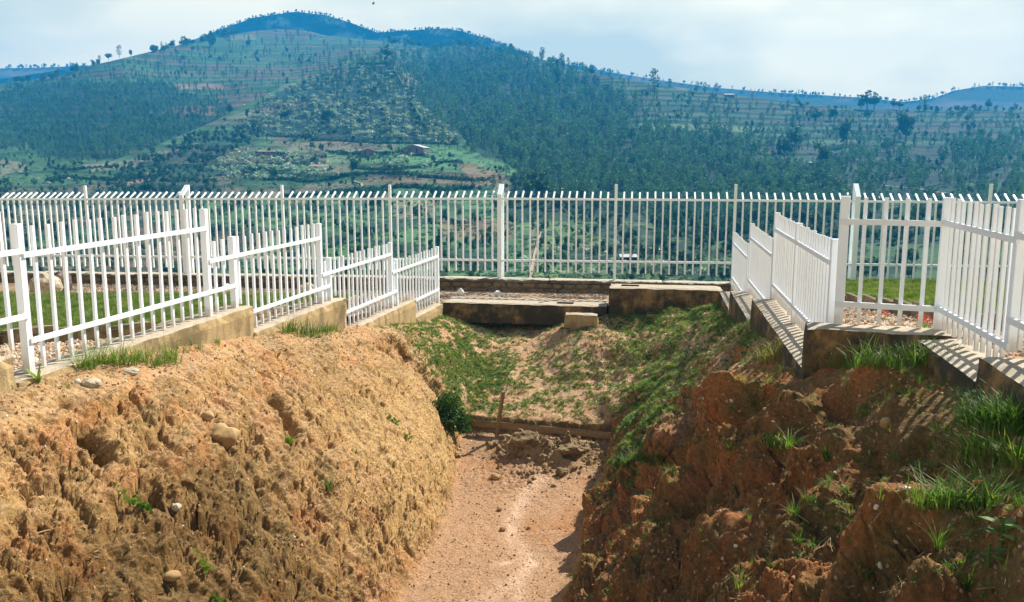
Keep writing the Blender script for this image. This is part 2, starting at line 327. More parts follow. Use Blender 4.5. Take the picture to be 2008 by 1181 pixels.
isfloor = sstep(3.75, 4.1, CC) * sstep(6.25, 5.9, CC) * sstep(17.0, 16.7, GY + 0.32 * (GX - 0.5))
rightb = sstep(6.0, 6.6, CC); leftb = sstep(4.0, 3.6, CC)
basin = sstep(16.6, 17.4, rows)[:, None] + GX * 0
# big lumps and gullies
big = fbm(GX * 0.9, GY * 0.9, GZ * 0.7, 3)
mid = fbm(GX * 2.6 + 7, GY * 2.6, GZ * 1.7, 3)
sm = fbm(GX * 6.5, GY * 6.5 + 3, GZ * 3.0, 3)
rid = 1 - 2 * np.abs(pn(GX * 1.7 + 3, GY * 1.7, GZ * 0.5)); rid2 = 1 - 2 * np.abs(pn(GX * 4.2 + 13, GY * 4.2, GZ * 0.9 + 4))
fl = pn(GX * 11, GY * 11, GZ * 2.6); fl2 = pn(GX * 21 + 4, GY * 21, GZ * 4.5); fl3 = pn(GX * 38 + 4, GY * 38, GZ * 13)
clod = np.abs(pn(GX * 9, GY * 9, GZ * 9)); clod2 = np.abs(pn(GX * 24, GY * 24 + 2, GZ * 24))
patch = sstep(-0.25, 0.35, fbm(GX * 1.3 + 31, GY * 1.3, GZ * 1.3, 3))     # where flutes are deep
edgefade = sstep(0.0, 0.6, CC) * sstep(10.0, 9.4, CC)
lowright = sstep(2.9, 2.2, CC) * 0 + sstep(10.5, 13.5, GY) * sstep(1.2, 2.8, CC) * leftb    # smoother ochre lower bank
def cells(x, y, size, seed):
    """nearest cell of a jittered grid in plan: offset to its centre, distance to its border, a random number"""
    u, v = x / size, y / size; iu, iv = np.floor(u).astype(np.int64), np.floor(v).astype(np.int64)
    best = np.full(u.shape, 9.0); sec = np.full(u.shape, 9.0); ox = np.zeros(u.shape); oy = np.zeros(u.shape); rn = np.zeros(u.shape)
    for di in (-1, 0, 1):
        for dj in (-1, 0, 1):
            h = _P[(_P[(iu + di + seed) & 511] + iv + dj) & 511]; h2 = _P[(h + 77) & 511]
            cx_ = iu + di + .15 + .7 * h / 511.; cy_ = iv + dj + .15 + .7 * h2 / 511.; dd = (cx_ - u) ** 2 + (cy_ - v) ** 2
            nb = dd < best; sec = np.where(nb, best, np.minimum(sec, dd)); ox = np.where(nb, (cx_ - u) * size, ox); oy = np.where(nb, (cy_ - v) * size, oy); rn = np.where(nb, h2 / 511., rn); best = np.minimum(best, dd)
    return ox, oy, np.sqrt(sec) - np.sqrt(best), rn
d = big * (0.10 + 0.16 * rightb) * edgefade + mid * (0.055 + 0.075 * rightb) * edgefade + sm * 0.03
rlow = 1 - 2 * np.abs(pn(GX * .75 + 5, GY * 1.05 + 2, GZ * 0.35)); d += rightb * steep * (1 - .6 * sstep(11.8, 13.8, GY)) * (0.34 * (rlow - .35) + 0.16 * (rid - 0.4) + 0.05 * rid2)
d += leftb * steep * 0.05 * rid2 * (1 - .6 * lowright)
d += (1 - isfloor) * (0.022 * (clod - 0.2) + 0.014 * (clod2 - 0.2))
d *= (1 - 0.85 * isfloor); d += isfloor * (0.012 * sm + 0.01 * clod2)
PX = GX + NB[..., 0] * d; PY = GY + NB[..., 1] * d; PZ = GZ + NB[..., 2] * d
# rain-cut columns: the slope breaks into small upright pillars and ledges, vertical in the world
gzx = np.clip(-NB[..., 0] / np.maximum(NB[..., 2], .35), -1.7, 1.7); gzy = np.clip(-NB[..., 1] / np.maximum(NB[..., 2], .35), -1.7, 1.7)
wx, wy = PX + .05 * sm + .12 * mid, PY + .05 * pn(GX * 6, GY * 6 + 9, GZ * 3)
kst = sstep(.93, .66, NB[..., 2]) * (1 - isfloor) * np.clip(1.15 - basin * .55, 0, 1)
amt1 = sstep(-.35, .25, fbm(GX * 1.1 + 31, GY * 1.1, GZ * 1.1, 3))
for size, seed, snap, rnd, lf, rt_ in ((.42, 3, .40, .045, .65, .9), (.12, 9, .40, .022, .55, .5), (.040, 21, .80, .014, .85, .9)):
    ox, oy, bd, rn = cells(wx, wy, size, seed); q_ = kst * (0.45 + .55 * amt1) * (1 - .45 * lowright * (size > .06)) * (lf * (1 - rightb) + rt_ * rightb * (1 - .5 * sstep(11.8, 13.8, PY)))
    PZ += q_ * (snap * np.clip(gzx * ox + gzy * oy, -size, size) + rnd * (rn - .5) * 2 - .25 * size * sstep(.22, 0, bd))
PX -= kst * .012 * fl2; PX += kst * .006 * fl3
# ledges on the far right slope and the near right slope: steps facing the trench
def dent(px, py, D, r, depth, el=1.0):
    """push a hollow of radius r into the bank near a point of the place"""
    global PX, PY, PZ
    p = at(px, py, D); dd = ((PX - p.x) ** 2 + (PY - p.y) ** 2 + ((PZ - p.z) / el) ** 2) / r ** 2
    k = depth * np.exp(-dd * 1.3)
    PX -= NB[..., 0] * k; PY -= NB[..., 1] * k; PZ -= NB[..., 2] * k
def hit(px, py, d0=3.5, d1=23.0):
    """first point of the ravine surface met along a line of sight, to learn where a thing stands"""
    a, e = ray(px, py); A = PX / PY; E = PZ / PY
    k = ((A - float(a)) ** 2 + (E - float(e)) ** 2); k = np.where((PY < d0) | (PY > d1), 9, k)
    ok = k < (0.0022) ** 2
    if ok.any(): kk = np.where(ok, PY, 99); i = np.unravel_index(np.argmin(kk), kk.shape)
    else: i = np.unravel_index(np.argmin(k), k.shape)
    return Vector((PX[i], PY[i], PZ[i])), Vector(NB[i]), i
def dent_px(px, py, r, depth, el=1.0):
    p, n_, i = hit(px, py); dent(px, py, p.y, r, depth, el)
for q in [(548,795,.11,.5,2.0),(572,835,.12,.55,2.2),(186,862,.10,.5,2.2),(205,895,.10,.4,1.8),(330,815,.09,.12,1.),(128,790,.07,.12,1.2),(610,865,.1,.12,1.3),
          (755,880,.10,.12,1.5),(330,980,.12,.10,1),(60,960,.15,.14,1.2),(780,1125,.2,.1,1),(715,790,.16,.07,2),(905,655,.2,.15,1),(795,690,.22,.22,1.4),
          (1275,690,.18,.22,1),(1250,640,.2,.14,1),(1330,735,.2,.18,1),(1430,700,.16,.14,1),(1500,760,.22,.2,1.3),(1620,770,.12,.14,1.6),(1425,865,.10,.22,1.8),
          (1700,900,.22,.22,1.6),(1790,880,.14,.2,1.8),(1560,960,.25,.16,1.2),(1640,1090,.2,.14,1.2),(1880,930,.14,.16,1.5),(1300,1000,.25,.3,1.6),(1390,985,.2,.22,2.0)]:
    dent_px(*q)
for q in [(1440,800,.24,-.42,2.2),(1452,870,.2,-.28,1.8),(1375,935,.22,.42,2.2),(1335,1000,.26,.38,2.0),(1300,880,.35,-.22,1.1),(1390,1085,.36,-.26,1.2),(1850,1060,.45,-.28,1.0),(1785,930,.26,.36,2.4),(1640,800,.24,.26,1.4),(1560,870,.3,.2,1.3),(1240,930,.2,.2,2.0),(1700,760,.2,-.22,1.4),(1530,1040,.18,-.24,2.0),(1740,740,.2,-.14,1.4),(1760,800,.15,-.1,1.4),(1830,1060,.3,-.2,1.0),(1560,1060,.22,-.16,1.5),(1720,980,.12,-.1,1.8)]:
    dent_px(*q)
# floor details: drift of wet clods in front of the board
clump = np.exp(-(((PX - 0.85) / 1.0) ** 2 + ((PY + .25 * PX - 16.35) / 0.42) ** 2)) * isfloor
PZ += clump * (0.12 + 0.42 * np.clip(fbm(PX * 3.4, PY * 3.4, 5.5, 3) + 0.25, 0, 1) + 0.16 * clod)
clump2 = np.exp(-(((PX - 0.0) / 0.9) ** 2 + ((PY - 15.3) / 0.8) ** 2)) * isfloor
PZ += clump2 * (0.09 * clod + 0.05 * clod2)
NR = normals(PX, PY, PZ)
flat_ = sstep(0.55, 0.85, NR[..., 2])
# colours of the soil, with the shadow gap under the board painted in
c_och = np.array([0.44, 0.258, 0.10]); c_red = np.array([0.37, 0.150, 0.052]); c_tan = np.array([0.52, 0.345, 0.20]); c_brn = np.array([0.25, 0.145, 0.05])
c_olv = np.array([0.17, 0.125, 0.05]); c_pnk = np.array([0.46, 0.25, 0.14]); c_yel = np.array([0.49, 0.315, 0.122])
def mixv(a, b_, k): return a * (1 - k[..., None]) + b_ * k[..., None]
nA = fbm(PX * 0.8 + 3, PY * 0.8, PZ * 1.1, 4); nB_ = fbm(PX * 2.3, PY * 2.3 + 40, PZ * 2.0, 4); nC = fbm(PX * 9, PY * 9, PZ * 3 + 20, 3); nD = pn(PX * 30, PY * 30, PZ * 18)
C = c_och + 0 * PX[..., None]
C = mixv(C, c_pnk, sstep(0.0, 0.45, nA) * 0.6); C = mixv(C, c_red * 1.15, sstep(0.0, 0.35, fbm(PX * 1.6 + 70, PY * 1.6, PZ * 2.4, 4)) * .65 * (1 - lowright)); C = mixv(C, c_brn, sstep(-0.05, 0.3, nB_) * 0.9 * (1 - 0.75 * lowright)); C = mixv(C, c_olv, sstep(0.05, 0.4, -nA + nC * 0.5) * 0.5 * (1 - lowright * 0.6))
C = mixv(C, c_yel, lowright * sstep(-0.3, 0.3, nB_ + 0.15) * 0.85)
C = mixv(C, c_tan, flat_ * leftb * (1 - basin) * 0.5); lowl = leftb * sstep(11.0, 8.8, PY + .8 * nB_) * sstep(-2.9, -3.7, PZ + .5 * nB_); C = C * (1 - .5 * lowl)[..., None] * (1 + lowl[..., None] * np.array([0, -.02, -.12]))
Cr = mixv(c_red + 0 * PX[..., None], c_brn * 0.9, sstep(-0.2, 0.3, nB_)); Cr = mixv(Cr, c_olv * 0.95, sstep(-0.15, 0.25, nA + 0.35 * nC) * sstep(9.8, 7.5, PY) * 0.7)
Cr = Cr * (.85 + .15 * sstep(7.5, 10.5, PY))[..., None]; Cr = mixv(Cr, c_tan * .95, sstep(10.6, 12.6, PY) * sstep(.25, .5, NR[..., 2]) * sstep(7.2, 8.0, CC) * 0.88); Cr = mixv(Cr, c_olv, sstep(1.2, 0.2, CC - 6.0) * sstep(-.1, .3, nC + .2) * 0.7)
C = mixv(C, Cr, rightb)
Cb = mixv(c_tan * 0.95 + 0 * PX[..., None], c_pnk, sstep(-0.2, 0.35, nB_))
C = mixv(C, Cb, basin * sstep(0.2, 0.7, NR[..., 2]) * 0.85)
Cf = mixv(np.array([.40, .238, .13]) + 0 * PX[..., None], c_red * 1.0, sstep(0.1, 0.5, nA) * 0.6)
def polyd(X, Y, pts):
    best = np.full(X.shape, 9.0)
    for (x1, y1), (x2, y2) in zip(pts[:-1], pts[1:]):
        dx, dy = x2 - x1, y2 - y1; tt = np.clip(((X - x1) * dx + (Y - y1) * dy) / (dx * dx + dy * dy), 0, 1)
        best = np.minimum(best, np.hypot(X - x1 - tt * dx, Y - y1 - tt * dy))
    return best
strm = [(0.55, 15.2), (0.2, 14.4), (0.0, 13.4), (0.02, 12.8), (0.3, 12.0), (0.1, 11.6), (-0.2, 11.2), (-0.45, 10.8), (-0.8, 10.2)]
strm2 = [(0.02, 12.9), (0.15, 12.2), (-0.15, 12.0)]; strm3 = [(0.15, 11.5), (0.05, 10.8), (-0.1, 10.4)]
ds = np.minimum(np.minimum(polyd(PX, PY, strm) - 0.06, polyd(PX, PY, strm2)), polyd(PX, PY, strm3)) + 0.10 * nC + 0.05 * nB_
sk = (.45 * sstep(0.26, 0.0, ds) + .55 * sstep(0.09, 0.0, ds)) * isfloor * (.55 + .45 * sstep(-.3, .3, nB_))
Cf = mixv(Cf, np.array([0.60, 0.40, 0.26]), sk * 0.85)
PZ -= 0.012 * sk
C = mixv(C, Cf, isfloor); gap_shade = np.exp(-((rows[:, None] - 16.93) / .09) ** 2) * (CC > 3.8) * (CC < 6.3); C = mixv(C, np.array([.13, .085, .04]), gap_shade); C = mixv(C, np.array([0.27, 0.19, 0.09]), np.clip(clump * 1.5, 0, 1) * 0.85)  # dark brown on the step face paints in the shadow gap below the board
C *= (1 + 0.22 * nD + 0.18 * nC)[..., None]; C = np.clip(C, 0.02, 0.75)
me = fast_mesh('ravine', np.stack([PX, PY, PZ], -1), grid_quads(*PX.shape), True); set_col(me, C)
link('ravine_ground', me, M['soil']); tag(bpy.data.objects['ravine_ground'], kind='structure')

# ------------------------------------------------------------------ the level ground round the ravine
gx = np.linspace(-24, 24, 280); gy = np.concatenate([np.linspace(-10, 7, 20), np.linspace(7.2, 24.6, 150)])
X, Y = np.meshgrid(gx, gy); Y = Y + np.where(Y > 20, (YB(X) - 24.0) * sstep(16, 24, Y), 0)
zl = zleft(Y); zr = zright(Y); k = sstep(-1.5, 5.0, X); Z = zl * (1 - k) + zr * k
bk = sstep(20.8, 21.8, Y + 0.15 * X) * (X < 6) * (X > -3); Z = Z * (1 - bk) + (-3.73) * bk
Z = np.maximum(Z, -3.76 - 0.02 * np.abs(X) * (X < 0)); Z += 0.02 * fbm(X * 1.5, Y * 1.5, 0.3, 3)
keep = ((X < XL(Y) + 0.0) | (X > np.where(Y < 9.2, XRn(Y), XR(Y)) + 0.0) | (Y > YK(X) + 0.35))
q = grid_quads(*X.shape); kf = keep.ravel()[q].all(1)
me = fast_mesh('level_ground', np.stack([X, Y, Z], -1), q[kf], True)
g1 = fbm(X * 0.9, Y * 0.9, 1.0, 3); g2 = fbm(X * 5, Y * 5, 2.0, 2)
Cg = mixv(np.array([0.50, 0.35, 0.22]) + 0 * X[..., None], np.array([0.38, 0.24, 0.14]), sstep(-0.2, 0.3, g1)); Cg *= (1 + 0.2 * g2)[..., None]
set_col(me, Cg); link('gravel_path', me, M['ground']); tag(bpy.data.objects['gravel_path'], kind='structure')

# lawns
EDGE = [(9.0, -18.0), (11.2, -9.0), (12.1, -7.1), (13.2, -5.35), (16.1, -4.37), (18.8, -3.5), (20.2, -3.3)]
def lawn(name, ys, xa, xb, zf, bulge=0.0):
    n_ = 60; T = np.linspace(0, 1, n_)[None, :]; Yl = ys[:, None] + 0 * T; Xl = xa(ys)[:, None] * (1 - T) + xb(ys)[:, None] * T
    Zl = zf(Yl) + 0.03 * fbm(Xl * 0.8, Yl * 0.8, 3.3, 2)
    for e_ in (0, -1): Zl[:, e_] -= 0.06
    me = fast_mesh(name, np.stack([Xl, Yl, Zl], -1), grid_quads(*Xl.shape), True)
    gg = fbm(Xl * 2, Yl * 2, 7.0, 3); set_col(me, mixv(np.array([0.05, 0.10, 0.018]) + 0 * Xl[..., None], np.array([0.10, 0.11, 0.03]), sstep(-.1, .4, gg)))
    o = link(name, me, M['ground']); tag(o, kind='structure'); return Xl, Yl, Zl
ed = np.array(EDGE)
LW1 = lawn('lawn', np.linspace(10.5, 20.3, 80), lambda y: -24 + 0 * y, lambda y: np.interp(y, ed[:, 0], ed[:, 1]), lambda y: zleft(y) + 0.2)
LW2 = lawn('lawn', np.linspace(4, 23.3, 90), lambda y: 6.12 + 0.0 * y, lambda y: 22 + 0 * y, lambda y: zright(y) + 0.19)

# ------------------------------------------------------------------ concrete kerbs
def roughbox(L_, W_, H_, name, seed, res=0.14, amp=0.008, hole=None):
    """box 0..L x 0..W x -H..0 as a closed grid with worn edges"""
    nx = max(2, int(L_ / res)); ny = max(2, int(W_ / 0.09)); nz_ = max(2, int(H_ / 0.12))
    Vd, V, Q = {}, [], []
    def vid(i, j, k):
        key = (i, j, k)
        if key not in Vd: Vd[key] = len(V); V.append((L_ * i / nx, W_ * j / ny, -H_ * k / nz_))
        return Vd[key]
    inh = lambda i, j: hole and hole[0] <= (i + .5) / nx * L_ <= hole[1] and hole[2] <= (j + .5) / ny * W_ <= hole[3]
    for i in range(nx):
        for j in range(ny):
            if inh(i, j):
                Q.append([vid(i, j, 1), vid(i+1, j, 1), vid(i+1, j+1, 1), vid(i, j+1, 1)])
                for (a_, b_, di, dj) in (((i, j), (i+1, j), 0, -1), ((i+1, j), (i+1, j+1), 1, 0), ((i+1, j+1), (i, j+1), 0, 1), ((i, j+1), (i, j), -1, 0)):
                    if not inh(i + di, j + dj): Q.append([vid(*a_, 0), vid(*b_, 0), vid(*b_, 1), vid(*a_, 1)])
            else: Q.append([vid(i, j, 0), vid(i+1, j, 0), vid(i+1, j+1, 0), vid(i, j+1, 0)])
            Q.append([vid(i, j+1, nz_), vid(i+1, j+1, nz_), vid(i+1, j, nz_), vid(i, j, nz_)])
    for i in range(nx):
        for k_ in range(nz_):
            Q.append([vid(i, 0, k_), vid(i, 0, k_+1), vid(i+1, 0, k_+1), vid(i+1, 0, k_)]); Q.append([vid(i+1, ny, k_), vid(i+1, ny, k_+1), vid(i, ny, k_+1), vid(i, ny, k_)])
    for j in range(ny):
        for k_ in range(nz_):
            Q.append([vid(0, j+1, k_), vid(0, j+1, k_+1), vid(0, j, k_+1), vid(0, j, k_)]); Q.append([vid(nx, j, k_), vid(nx, j, k_+1), vid(nx, j+1, k_+1), vid(nx, j+1, k_)])
    V = np.array(V)
    e = ((V[:, 0] < 1e-6) | (V[:, 0] > L_ - 1e-6)).astype(int) + ((V[:, 1] < 1e-6) | (V[:, 1] > W_ - 1e-6)) + ((V[:, 2] > -1e-6))
    c_ = np.array([L_ / 2, W_ / 2, -H_ / 2]); wear = np.where(e >= 2, 0.010 + 0.03 * np.clip(pn(V[:, 0] * 3 + seed, V[:, 1] * 3, V[:, 2] * 3) + 0.3, 0, 1), 0)
    dirv = np.sign(c_ - V) * np.stack([(V[:, 0] < 1e-6) | (V[:, 0] > L_ - 1e-6), (V[:, 1] < 1e-6) | (V[:, 1] > W_ - 1e-6), V[:, 2] > -1e-6], 1)
    V = V + dirv * wear[:, None]
    V += amp * np.stack([pn(V[:, 0] * 2 + seed + i * 7, V[:, 1] * 2, V[:, 2] * 2) for i in range(3)], 1)
    return fast_mesh(name, V, Q, False)
_s = [0.0]
def kerb(A, B, wid, ztop, h, label, mat='kerb', hole=None, name='concrete_kerb', parent=None, tagit=True, cat='kerb', group=None):
    """kerb whose near-right edge runs A->B and whose width lies to the left of that direction"""
    A = Vector((*A, 0)); B = Vector((*B, 0)); d_ = B - A; _s[0] += 3.7
    me = roughbox(d_.length, wid, h, name, _s[0], hole=hole)
    o = link(name, me, M[mat], parent); o.location = (A.x, A.y, ztop); o.rotation_euler.z = math.atan2(d_.y, d_.x)
    if tagit: tag(o, label, cat, group)
    return o
LK = [(3.5, 8.45, -1.93, 'tall concrete kerb block at the left edge of the photo, nearest step of the left row'),
      (8.45, 12.87, -2.20, 'long yellowish concrete kerb with the grass clump, under the nearest left fence panel'),
      (12.87, 16.1, -2.60, 'yellowish concrete kerb one step down, under the second left fence panel'),
      (16.1, 19.8, -3.25, 'yellowish concrete kerb under the third left fence panel, grass tuft at its end'),
      (19.8, 21.75, -3.66, 'lowest and shortest yellowish kerb of the left row, meeting the back kerb')]
for a, b_, z, lb in LK: kerb((float(XL(a)) + .17, a), (float(XL(b_)) + .17, b_), 0.48, z, 1.1, lb, 'kerb')
RK = [(XR, 18.0, 20.6, -3.17, 'short low concrete kerb at the far end of the right row, below the farthest white panel'),
      (XR, 14.35, 17.98, -2.75, 'concrete kerb one step up in the right row, under the second white panel'),
      (XR, 9.35, 14.33, -2.32, 'long concrete kerb striped by picket shadows beside the white right fence'),
      (XRn, 7.12, 8.85, -1.83, 'concrete kerb striped with shadows, running toward the right edge of the photo'),
      (XRn, 2.5, 7.08, -1.62, 'dark mossy concrete kerb block cut by the right edge of the photo')]
for f, a, b_, z, lb in RK: kerb((float(f(b_)) - .35, b_), (float(f(a)) - .35, a), 0.62, z, 1.0, lb, 'kerbdark')
# the kerb that turns across
kerb((3.10, 9.24), (4.62, 8.80), 0.42, -1.82, 1.1, 'dark stained concrete kerb turning across behind grass, under the four-picket panel', 'kerbdark')
bx0 = float(XL(21.8)) + .1
P0 = (bx0, float(YK(bx0))); P1 = (2.31, float(YK(2.31))); P2 = (5.0, float(YK(5.0)))
kerb(P0, P1, 1.05, -3.66, 0.50, 'long low back kerb stained dark, with an oval opening in its top', 'kerbdark', hole=(2.80, 3.25, 0.18, 0.48))
kerb((2.33, P1[1] - .03), P2, 0.75, -3.19, 0.78, 'tall stained concrete block of the back kerb, orange patches on its face', 'kerbdark', hole=(0.25, 0.75, 0.25, 0.52))
bl = kerb((1.22, 20.62), (2.02, 20.50), 0.34, -3.74, 0.34, 'small loose yellowish concrete block lying in front of the back kerb', 'kerb', name='concrete_block', cat='block')
# lawn edging: separate blocks
for nm, pts, zf, lb in (('lawn_edging', [(-18, 9.0), (-9.0, 11.2), (-7.1, 12.1), (-5.35, 13.2), (-4.37, 16.1), (-3.5, 18.8), (-3.3, 20.2)], zleft, 'low edging of upright concrete blocks along the left lawn'),
                    ('lawn_edging', [(6.05, 23.0), (6.05, 16), (6.05, 12), (6.05, 8), (6.05, 5)], zright, 'low brown concrete edging of the right lawn behind the red flowers')):
    root = empty(nm); tag(root, lb, 'edging')
    for (xa, ya), (xb, yb) in zip(pts[:-1], pts[1:]):
        A = Vector((xa, ya)); B = Vector((xb, yb)); ln = (B - A).length; nb = max(1, round(ln / 0.62)); u_ = (B - A) / ln
        if ya < 11.15 and xa < -9: nb = max(1, round(ln / 1.5))
        for i in range(nb):
            a_ = A + u_ * (ln * i / nb + 0.006); b2 = A + u_ * (ln * (i + 1) / nb - 0.006); zz = float(zf((a_.y + b2.y) / 2)) + 0.235 + random.uniform(-.006, .006)
            kerb((a_.x, a_.y), (b2.x, b2.y), 0.10, zz, 0.4, None, 'edge', name='block', parent=root, tagit=False)

# ------------------------------------------------------------------ back wall of stone
WT = lambda x: -3.37 - 0.0075 * max(0.0, -x)
root = empty('stone_wall'); tag(root, 'low rubble stone wall with pale concrete coping under the tall back fence', 'wall')
xs = np.linspace(-17, 16, 12)
for i in range(11):
    a_, b2 = xs[i], xs[i + 1]
    kerb((a_, float(YB(a_))), (b2 - .004, float(YB(b2))), 0.34, WT((a_ + b2) / 2) - 0.1, 0.62, None, 'cap', name='wall_body', parent=root, tagit=False)
    kerb((a_, float(YB(a_)) - .05), (b2 - .004, float(YB(b2)) - .05), 0.42, WT((a_ + b2) / 2), 0.095, None, 'cap', name='coping', parent=root, tagit=False)
ang = math.atan(-0.15)
def stone_mesh(s):
    r_ = np.random.default_rng(s); n_ = 9; V, Fc = [], []
    aa = np.linspace(0, 2 * math.pi, n_, endpoint=False) + r_.uniform(-.15, .15, n_)
    sq = lambda a: (np.sign(np.cos(a)) * abs(np.cos(a)) ** .55, np.sign(np.sin(a)) * abs(np.sin(a)) ** .55)
    for ring, (k_, y_) in enumerate(((1.0, 0.0), (0.96, -0.7), (0.72, -1.0))):
        for a in aa:
            cx_, cz_ = sq(a); j = 1 + r_.uniform(-.06, .06); V.append((cx_ * .5 * k_ * j, y_ + r_.uniform(-.05, .05), cz_ * .5 * k_ * j))
    V.append((0, -1.08, 0))
    for g in range(2):
        for i in range(n_): Fc.append((g * n_ + i, g * n_ + (i + 1) % n_, (g + 1) * n_ + (i + 1) % n_, (g + 1) * n_ + i))
    for i in range(n_): Fc.append((2 * n_ + i, 2 * n_ + (i + 1) % n_, 3 * n_))
    return pmesh('stone', V, Fc)
SM = [stone_mesh(i) for i in range(7)]
for s in SM: s.materials.append(M['stone'])
for course, (zc, hh) in enumerate(((-0.18, 0.15), (-0.335, 0.16))):
    x_ = -15.5 + course * .2
    while x_ < 9.5:
        wd = random.uniform(0.26, 0.52)
        o = link('stone', SM[random.randrange(7)], None, root); xm = x_ + wd / 2
        o.location = (xm, float(YB(xm)) + 0.005, WT(xm) + zc + random.uniform(-.01, .01)); o.scale = (wd * 1.0, 0.045, hh * random.uniform(.88, 1.05)); o.rotation_euler = (0, random.uniform(-.08, .08), ang)
        x_ += wd + 0.012

# ------------------------------------------------------------------ white steel fences
UB = pmesh('bar', boxv(-.5, .5, -.5, .5, 0, 1), BOXF); UB.materials.append(M['white'])
M['rail'] = flat('rail_paint', (0.86, 0.89, 0.90), .4)
UR = pmesh('bar', boxv(-.5, .5, -.5, .5, 0, 1), BOXF); UR.materials.append(M['rail'])
UBr = pmesh('bar', boxv(-.5, .5, -.5, .5, 0, 1), BOXF); UBr.materials.append(M['whiter'])
def capped(mat):   # post: box with slightly bevelled vertical edges and a plate cap
    s = .5; c_ = .44; ring = [(c_,-s),(s,-c_),(s,c_),(c_,s),(-c_,s),(-s,c_),(-s,-c_),(-c_,-s)]
    V = [(x_, y_, 0) for x_, y_ in ring] + [(x_, y_, .995) for x_, y_ in ring] + [(x_ * .9, y_ * .9, 1) for x_, y_ in ring]
    Fc = [(i, (i+1) % 8, 8 + (i+1) % 8, 8 + i) for i in range(8)] + [(8 + i, 8 + (i+1) % 8, 16 + (i+1) % 8, 16 + i) for i in range(8)] + [tuple(range(16, 24)), tuple(range(7, -1, -1))]
    me = pmesh('post', V, Fc); me.materials.append(mat); return me
UP = capped(M['white']); UPr = capped(M['whiter'])
def bar_v(name, me, x, y, z0, z1, w_, d_, rz, parent):
    o = link(name, me, None, parent); o.location = (x, y, z0); o.scale = (w_, d_, z1 - z0); o.rotation_euler.z = rz; return o
def rail(A, za, B, zb, h, d_, parent, me=None, name='rail'):
    """horizontal rail from A to B: the unit bar laid on its side"""
    a = Vector((A[0], A[1], za)); b_ = Vector((B[0], B[1], zb)); v = b_ - a
    o = link(name, me or UR, None, parent); o.location = a; o.rotation_mode = 'QUATERNION'
    zq = v.normalized(); yq = Vector((0, 0, 1)).cross(zq).normalized(); xq = yq.cross(zq)
    o.rotation_quaternion = Matrix((xq, yq, zq)).transposed().to_quaternion(); o.scale = (h, d_, v.length); return o
def panel(label, f, D0, D1, top, zt, zb, base, posts, side, rt=None, rb=None, pitch=0.2, group='white fence panels on the kerbs', lean=0.0):
    """posts = [(D, top, base)], side = +1/-1: which side the rails are proud on; rt, rb: D ranges of the rails; base: function or value"""
    root = empty('fence_panel', (0, 0, 0)); tag(root, label, 'fence panel', group)
    dx = (float(f(D1)) - float(f(D0))) / (D1 - D0); rz = math.atan2(1, dx); nx_, ny_ = math.sin(rz) * side, -math.cos(rz) * side
    bf = base if callable(base) else (lambda D: base)
    for D, tp, bs in posts:
        bar_v('post', UP, float(f(D)), D, bs - .01, tp, 0.085, 0.085, rz, root)
    n_ = max(1, round(math.hypot(D1 - D0, float(f(D1)) - float(f(D0))) / pitch)); pd = [p_[0] for p_ in posts]
    for i in range(1, n_):
        D = D0 + (D1 - D0) * i / n_
        if min([abs(D - p_) for p_ in pd] + [9]) < 0.085: continue
        o = bar_v('picket', UB, float(f(D)), D, bf(D) + random.uniform(0.012, 0.05), top + random.uniform(-.014, .01), 0.034, 0.034, rz, root); o.rotation_euler = (random.gauss(0, .004), random.gauss(0, .005), rz + random.gauss(0, .012))
    for z, rr in ((zt, rt or (D0, D1)), (zb, rb or (D0, D1))):
        off = 0.042
        A = (float(f(rr[0])) + nx_ * off, rr[0] + ny_ * off); B = (float(f(rr[1])) + nx_ * off, rr[1] + ny_ * off)
        rail(A, z, B, z, 0.055, 0.03, root)
    return root
panel('nearest left fence panel cut by the left photo edge, its rails set higher', XL, 3.6, 8.8, -0.55, -0.96, -1.61, -1.93, [(5.2, -.5, -1.93)], 1)
panel('large nearest white panel of the left fence, tall posts and fifteen pickets', XL, 8.8, 12.0, -0.715, -1.0, -1.87, -2.2, [(8.8, -.69, -2.2), (12.0, -.74, -2.2)], 1, rb=(8.8, 12.65), pitch=0.2)
panel('second white panel of the left fence, stepped lower behind the grass tuft', XL, 12.0, 15.4, -1.19, -1.45, -2.33, lambda D: -2.2 if D < 12.87 else -2.6, [(12.65, -1.17, -2.2), (15.4, -1.2, -2.6)], 1, rb=(12.65, 15.75), pitch=0.2)
panel('third white panel of the left fence, above the kerb with dark end stain', XL, 15.4, 18.7, -1.87, -2.1, -2.93, lambda D: -2.6 if D < 16.1 else -3.25, [(15.75, -1.83, -2.6), (18.7, -1.86, -3.25)], 1, rb=(15.75, 19.0), pitch=0.2)
panel('fourth and lowest white panel of the left fence, ending at the back kerb', XL, 18.7, 21.8, -2.28, -2.5, -3.33, lambda D: -3.25 if D < 19.8 else -3.66, [(19.0, -2.25, -3.25), (21.8, -2.27, -3.66)], 1, rb=(19.0, 21.8), pitch=0.2)
panel('farthest and smallest white panel of the right fence, by the back fence', XR, 17.65, 20.7, -1.82, -2.07, -2.87, -3.17, [(17.65, -1.78, -3.17), (20.7, -1.83, -3.17)], -1, pitch=0.17)
panel('second farthest white panel of the right fence, seen almost edge on', XR, 14.25, 17.4, -1.38, -1.63, -2.46, -2.75, [(17.4, -1.36, -2.75), (14.25, -1.36, -2.75)], -1, pitch=0.17)
panel('long white panel of the right fence seen edge on, above the striped kerb', XR, 9.75, 14.15, -0.95, -1.19, -2.07, -2.32, [(14.15, -.93, -2.32), (12.1, -.94, -2.32), (9.75, -.93, -2.32)], -1, pitch=0.17)
